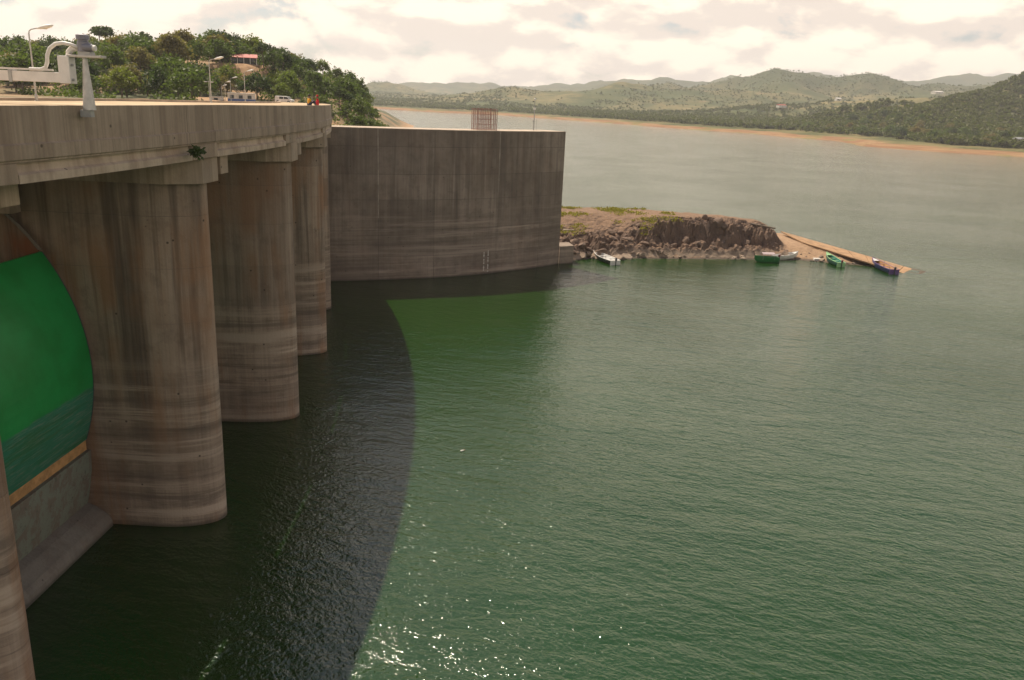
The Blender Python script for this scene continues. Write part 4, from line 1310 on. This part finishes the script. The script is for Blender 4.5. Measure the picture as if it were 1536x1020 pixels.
bt = empty('bottle', (P7.x, P7.y, 0.03), R(40), label='tiny reddish white bottle floating on the green water', cat='bottle')
MB().tube([(-.16, 0, .03), (-.14, 0, .03), (.08, 0, .03), (.15, 0, .03), (.2, 0, .03)], [.03, .06, .06, .025, .025], 10).build('bottle_body', MAT['white'], bt)
MB().tube([(.2, 0, .03), (.25, 0, .03)], .032, 8).build('cap', MAT['roof_red'], bt)

# ================================================================== TREES
def crown_quads(seed, rad, hgt, nclump, nleaf, leaf, z0, flat=0.5, spread=1.0):
    rs = np.random.RandomState(seed)
    out = []
    lob = rs.uniform(0.72, 1.2, 9)
    for k in range(nclump):
        v = rs.normal(0, 1, 3); v /= np.linalg.norm(v)
        v[2] = abs(v[2]) * 1.25 - 0.35
        r = rs.uniform(0.35, 1.0) ** 0.5
        az = math.atan2(v[1], v[0]); q = lob[int((az + math.pi) / (2 * math.pi) * 8.99)]
        c = np.array([v[0] * rad * r * q, v[1] * rad * r * q, z0 + hgt * (0.36 + 0.58 * v[2] * r * (0.8 + 0.4 * rs.rand()))])
        cr = rad * rs.uniform(0.16, 0.30) * spread
        p = rs.normal(0, 1, (nleaf, 3)) * np.array([cr, cr, cr * flat]) * 0.62 + c
        d = rs.normal(0, 1, (nleaf, 3)); d[:, 2] *= 0.6; d /= np.linalg.norm(d, axis=1)[:, None]
        e = np.cross(d, rs.normal(0, 1, (nleaf, 3))); e /= np.linalg.norm(e, axis=1)[:, None]
        L = leaf * rs.uniform(0.6, 1.4, (nleaf, 1)); W = L * 0.42
        out.append(np.stack([p - d * L / 2, p + e * W, p + d * L / 2, p - e * W], 1))
    return np.concatenate(out)

def trunk_mb(seed, rad, z0, hgt, base=0.22):
    rs = random.Random(seed); m = MB()
    lean = (rs.uniform(-.5, .5), rs.uniform(-.5, .5))
    pts = [(0, 0, -1.0), (lean[0] * .3, lean[1] * .3, z0 * .6), (lean[0], lean[1], z0 + hgt * .3), (lean[0] * 1.2, lean[1] * 1.2, z0 + hgt * .7)]
    m.tube(pts, [base * 1.25, base, base * .7, base * .25], 7)
    for k in range(6):
        a = rs.uniform(0, 6.28); t = rs.uniform(0.0, .35); s = Vector((lean[0], lean[1], z0 + hgt * t))
        m.tube([s, s + Vector((math.cos(a) * rad * .35, math.sin(a) * rad * .35, hgt * .16)), s + Vector((math.cos(a) * rad * .72, math.sin(a) * rad * .72, hgt * .26))], [base * .45, base * .3, base * .1], 5)
    return m
TREE = {}
def tree_kind(key, mat, specs):
    TREE[key] = []
    for i, (rad, hgt, z0, ncl, nlf, leaf, flat) in enumerate(specs):
        sd = sum(map(ord, key)) * 13 + i
        cm = quads_mesh('crown_' + key, crown_quads(sd, rad, hgt, ncl, nlf, leaf, z0, flat), MAT[mat])
        tm = trunk_mb(sd, rad, z0, hgt)
        TREE[key].append((cm, mesh_of('trunk_' + key, tm.v, tm.f, MAT['bark'])))
BROAD = [(4.6, 7.2, 1.6, 62, 26, .62, .75), (3.9, 6.2, 1.2, 56, 26, .58, .8), (5.2, 6.6, 2.0, 66, 26, .66, .6), (3.4, 7.6, 1.8, 52, 26, .58, .8)]
tree_kind('dark', 'leaf_dark', BROAD); tree_kind('mid', 'leaf_mid', BROAD); tree_kind('light', 'leaf_light', BROAD[:2]); tree_kind('olive', 'leaf_olive', BROAD[1:3])
tree_kind('tall', 'leaf_dark', [(3.3, 5.6, 5.0, 40, 24, .58, .55), (2.8, 6.5, 4.2, 36, 24, .55, .6), (3.6, 5.0, 5.6, 42, 24, .6, .5)])

def plant_tree(x, y, z, key, scale, label, group, name='tree'):
    v = TREE[key][random.randrange(len(TREE[key]))]
    e = empty(name, (x, y, z), random.uniform(0, 6.28), label=label, cat='tree', group=group)
    e.scale = (scale * random.uniform(.9, 1.12), scale * random.uniform(.9, 1.12), scale * random.uniform(.88, 1.15))
    for nm, me in zip(('crown', 'trunk'), v):
        o = bpy.data.objects.new(nm, me); C.objects.link(o); o.parent = e
    return e

def project(x, y, z):
    v = Vector((x, y, z - EYE)); c = v.dot(F_)
    return 768 + FPX * v.dot(R_) / c, 510 - FPX * v.dot(U_) / c

rt = random.Random(21)
spots = []
tries = 0
while len(spots) < 232 and tries < 40000:
    tries += 1
    y = rt.uniform(205, 352)
    x = -y * rt.uniform(0.135, 0.70)
    h, sd = near_height(np.array([[x]]), np.array([[y]]))
    if sd[0, 0] < 5: continue
    if any((Vector((x, y)) - b).length < r for b, r in bare): continue
    dmin = 6.3 if y > 240 else 7.6
    if any((x - a) ** 2 + (y - b) ** 2 < dmin * dmin for a, b, _ in spots): continue
    px, py = project(x, y, float(h[0, 0]) + 4)
    if py > 168 and px < 480: continue
    if y < 246 and 300 < px < 448: continue
    spots.append((x, y, float(h[0, 0])))
zones = [(45, 'left of the first lamp'), (95, 'behind the white boom'), (140, 'behind the cone post'), (190, 'just right of the cone post'), (240, 'between cone post and lamps'), (300, 'left of the twin lamp'), (345, 'behind the lamp row'), (400, 'by the red-roofed house'), (440, 'above the white van'), (480, 'above the seated people'), (520, 'right of the bridge end'), (2000, 'at the lakeside end')]
LABELLED = []
def order_labels():
    names = ['leftmost', 'second from left', 'third from left', 'fourth from left', 'fifth from left', 'sixth from left', 'seventh from left', 'eighth from left', 'ninth from left', 'tenth from left']
    by = {}
    for e, px in LABELLED: by.setdefault(e['label'], []).append((px, e))
    for lab, l in by.items():
        if 1 < len(l) <= 10:
            for (px, e), n in zip(sorted(l, key=lambda q: q[0]), names): e['label'] = lab + ', ' + n
for x, y, z in spots:
    px, py = project(x, y, z + 5)
    zone = next(n for lim, n in zones if px < lim)
    hi = 'near the hill crest' if z > 34 else 'on the hill slope' if z > 26 else 'at the hill foot'
    r = rt.random()
    if z > 36 and (px < 245) and r < .6: key = 'tall'
    elif px > 478: key = 'light' if r < .4 else 'mid'
    elif r < .36: key = 'dark'
    elif r < .72: key = 'mid'
    elif r < .88: key = 'olive'
    else: key = 'light'
    words = {'dark': 'dark bushy tree', 'mid': 'green bushy tree', 'light': 'bright green tree', 'olive': 'dry olive tree', 'tall': 'tall bare-trunked tree'}[key]
    sc = (0.75 + 0.4 * rt.random()) * (1.0 if key != 'tall' else 1.05)
    if px > 400: sc *= 0.78
    LABELLED.append((plant_tree(x, y, z - 0.2, key, sc, words + ' ' + hi + ', ' + zone, 'trees on the hill, ' + zone + ', ' + hi + ', ' + key), px))
# tall single trees that break the skyline
for px, py, Y, key, sc in ((335, 64, 286, 'dark', 1.05), (352, 66, 284, 'mid', 1.0), (395, 88, 279, 'tall', .8), (412, 100, 276, 'tall', .75), (428, 108, 273, 'tall', .6), (325, 66, 288, 'dark', 1.0), (508, 140, 252, 'tall', .62), (522, 146, 252, 'tall', .55)):
    p = at(px, py, Y)
    LABELLED.append((plant_tree(p.x, p.y, nh(p.x, p.y) - .3, key, sc, {'dark': 'dark tree standing up on the crest above the red-roofed house', 'mid': 'open-crowned tree on the crest right above the red roof', 'tall': 'small thin-trunked tree on the skyline right of the red roof'}[key], 'skyline trees by the house, ' + key), px))

# undergrowth
rsn = np.random.RandomState(3); uq = []
for k in range(5200):
    y = rsn.uniform(196, 345); x = -y * rsn.uniform(0.13, 0.72)
    if any((x - b.x) ** 2 + (y - b.y) ** 2 < (r * 0.85) ** 2 for b, r in bare): continue
    if y < 250 and -0.385 < x / y < -0.265: continue
    if fbm(np.array([x / 16.]), np.array([y / 16.]), 91, 3)[0] < 0.44: continue
    uq.append((x, y))
ua = np.array(uq); uz, usd = near_height(ua[:, :1], ua[:, 1:2])
parts = []
for (x, y), z, s in zip(uq, uz[:, 0], usd[:, 0]):
    if s < 3: continue
    sz = rsn.uniform(0.8, 2.0)
    q = blade_cloud(13, sz * 1.5, sz * 1.5, sz, 0.75, rsn.randint(1 << 30), 0.0); parts.append(q + np.array([x, y, z + sz * .35]))
uo = bpy.data.objects.new('undergrowth', quads_mesh('undergrowth', np.concatenate(parts), MAT['leaf_mid'])); C.objects.link(uo)
tag(uo, 'low green scrub covering the near hillside', 'scrub', kind='stuff')

# far woods: single trees along the shore in view, the rest one mass
rt = random.Random(77); near_far = []
tries = 0
while len(near_far) < 52 and tries < 20000:
    tries += 1
    y = rt.uniform(660, 1050); x = y * rt.uniform(0.24, 0.62)
    h, sd = far_height(np.array([[x]]), np.array([[y]]))
    s = sd[0, 0]
    if s < 62 or s > 190: continue
    if any((x - a) ** 2 + (y - b) ** 2 < 11 ** 2 for a, b, *_ in near_far): continue
    near_far.append((x, y, float(h[0, 0]), s))
for x, y, z, s in near_far:
    px, _ = project(x, y, z)
    key = rt.choice(('dark', 'mid', 'mid', 'olive'))
    zone = 'left of the pale shed' if px < 1238 else 'below the wooded knoll' if px < 1400 else 'near the right-edge hut'
    words = {'dark': 'dark green', 'mid': 'mid green', 'olive': 'olive green'}[key]
    LABELLED.append((plant_tree(x, y, z - .3, key, rt.uniform(1.0, 1.45), words + ' tree in the far shore belt, ' + zone, 'shore belt trees, ' + zone + ', ' + key), px))

order_labels()
rsn = np.random.RandomState(12)
N = 105000
yy = 620 * (4200 / 620) ** rsn.rand(N) ; tx = rsn.uniform(-0.42, 0.92, N); xx = tx * yy
hh, sd = far_height(xx[:, None], yy[:, None]); hh = hh[:, 0]; sd = sd[:, 0]
cl = fbm(xx / 95, yy / 95, 55, 4); cl2 = fbm(xx / 300, yy / 300, 56, 3)
belt = smooth(62, 80, sd) * smooth(230, 130, sd)
dR = np.minimum(poly_sd(xx, yy, RIDGES[0][0])[0], poly_sd(xx, yy, RIDGES[1][0])[0] * 0.55)
right = smooth(170, 70, dR)
crestd = poly_sd(xx, yy, RIDGES[3][0])[0]
up = smooth(330, 90, crestd)
pr = np.clip(0.02 + 0.95 * belt + 0.9 * right + 0.9 * up + 0.95 * smooth(0.47, 0.58, cl) + 0.3 * smooth(.5, .6, cl2), 0, 1) * smooth(55, 75, sd)
keep = (rsn.rand(N) < pr) & (sd > 58)
for (x, y, z, s) in near_far:
    keep &= ((xx - x) ** 2 + (yy - y) ** 2 > 36)
xx, yy, hh = xx[keep], yy[keep], hh[keep]
base_q = [crown_quads(900 + i, 4.3, 5.6, 8, 3, 3.0, 0.6, 0.9, 1.2) for i in range(6)]
allq = []
pick = rsn.randint(0, 6, len(xx))
for i in range(6):
    m = pick == i
    n = m.sum()
    a = rsn.uniform(0, 6.28, n); s = rsn.uniform(0.55, 1.3, n) * np.interp(yy[m], [600, 1500, 2200, 4200], [1.1, 0.85, 0.55, 0.6])
    q = base_q[i][None]                                   # 1,nq,4,3
    ca, sa = (np.cos(a) * s)[:, None, None], (np.sin(a) * s)[:, None, None]
    X = q[..., 0] * ca - q[..., 1] * sa + xx[m][:, None, None]
    Y = q[..., 0] * sa + q[..., 1] * ca + yy[m][:, None, None]
    Z = q[..., 2] * s[:, None, None] + hh[m][:, None, None]
    allq.append(np.stack([X, Y, Z], -1).reshape(-1, 4, 3))
fw = bpy.data.objects.new('woodland', quads_mesh('woodland', np.concatenate(allq), MAT['leaf_far'])); C.objects.link(fw)
tag(fw, 'woods and hedgerow trees over the far hills', 'wood', kind='stuff')
print('far trees', len(xx), 'quads', sum(len(a) for a in allq))

# far houses
for px, py, Y, w, m_, r_, lab in ((1257, 149, 1700, 11, 'white_dirty', 'white', 'tiny white house on the far slope above the lone tree'),
                            (1406, 139, 1650, 20, 'white_dirty', 'white', 'long white roofed shed high on the far right slope'),
                            (1172, 159, 1600, 16, 'white_dirty', 'roof_red', 'small red-roofed house among the far orange fields'),
                            (1238, 193, 980, 11, 'steel', 'white', 'low pale shed in the trees by the far shore'),
                            (1528, 211, 730, 9, 'white_dirty', 'steel', 'small hut on the far shore at the right edge')):
    p = at(px, py, Y); z = fh(p.x, p.y)
    house('far_house', lab, (p.x, p.y, max(z, p.z - 1.5)), R(20), w, w * .6, 3.0, MAT[m_], MAT[r_], roof_h=1.5, wins=2, cat='house')

# ------------------------------------------------------------------ haze
def haze():
    t = bpy.data.materials.new('haze'); t.use_nodes = True; n = t.node_tree.nodes; n.clear()
    o = n.new('ShaderNodeOutputMaterial'); v = n.new('ShaderNodeVolumePrincipled')
    v.inputs['Color'].default_value = (0.93, 0.94, 0.98, 1)
    v.inputs['Density'].default_value = 0.00012
    v.inputs['Anisotropy'].default_value = 0.15
    t.node_tree.links.new(v.outputs[0], o.inputs['Volume'])
    hb = MB().box(-6500, 9500, -450, 7600, -8, 460).build('haze', t, kind='stuff', label='thin pale haze over the lake and hills')
haze()
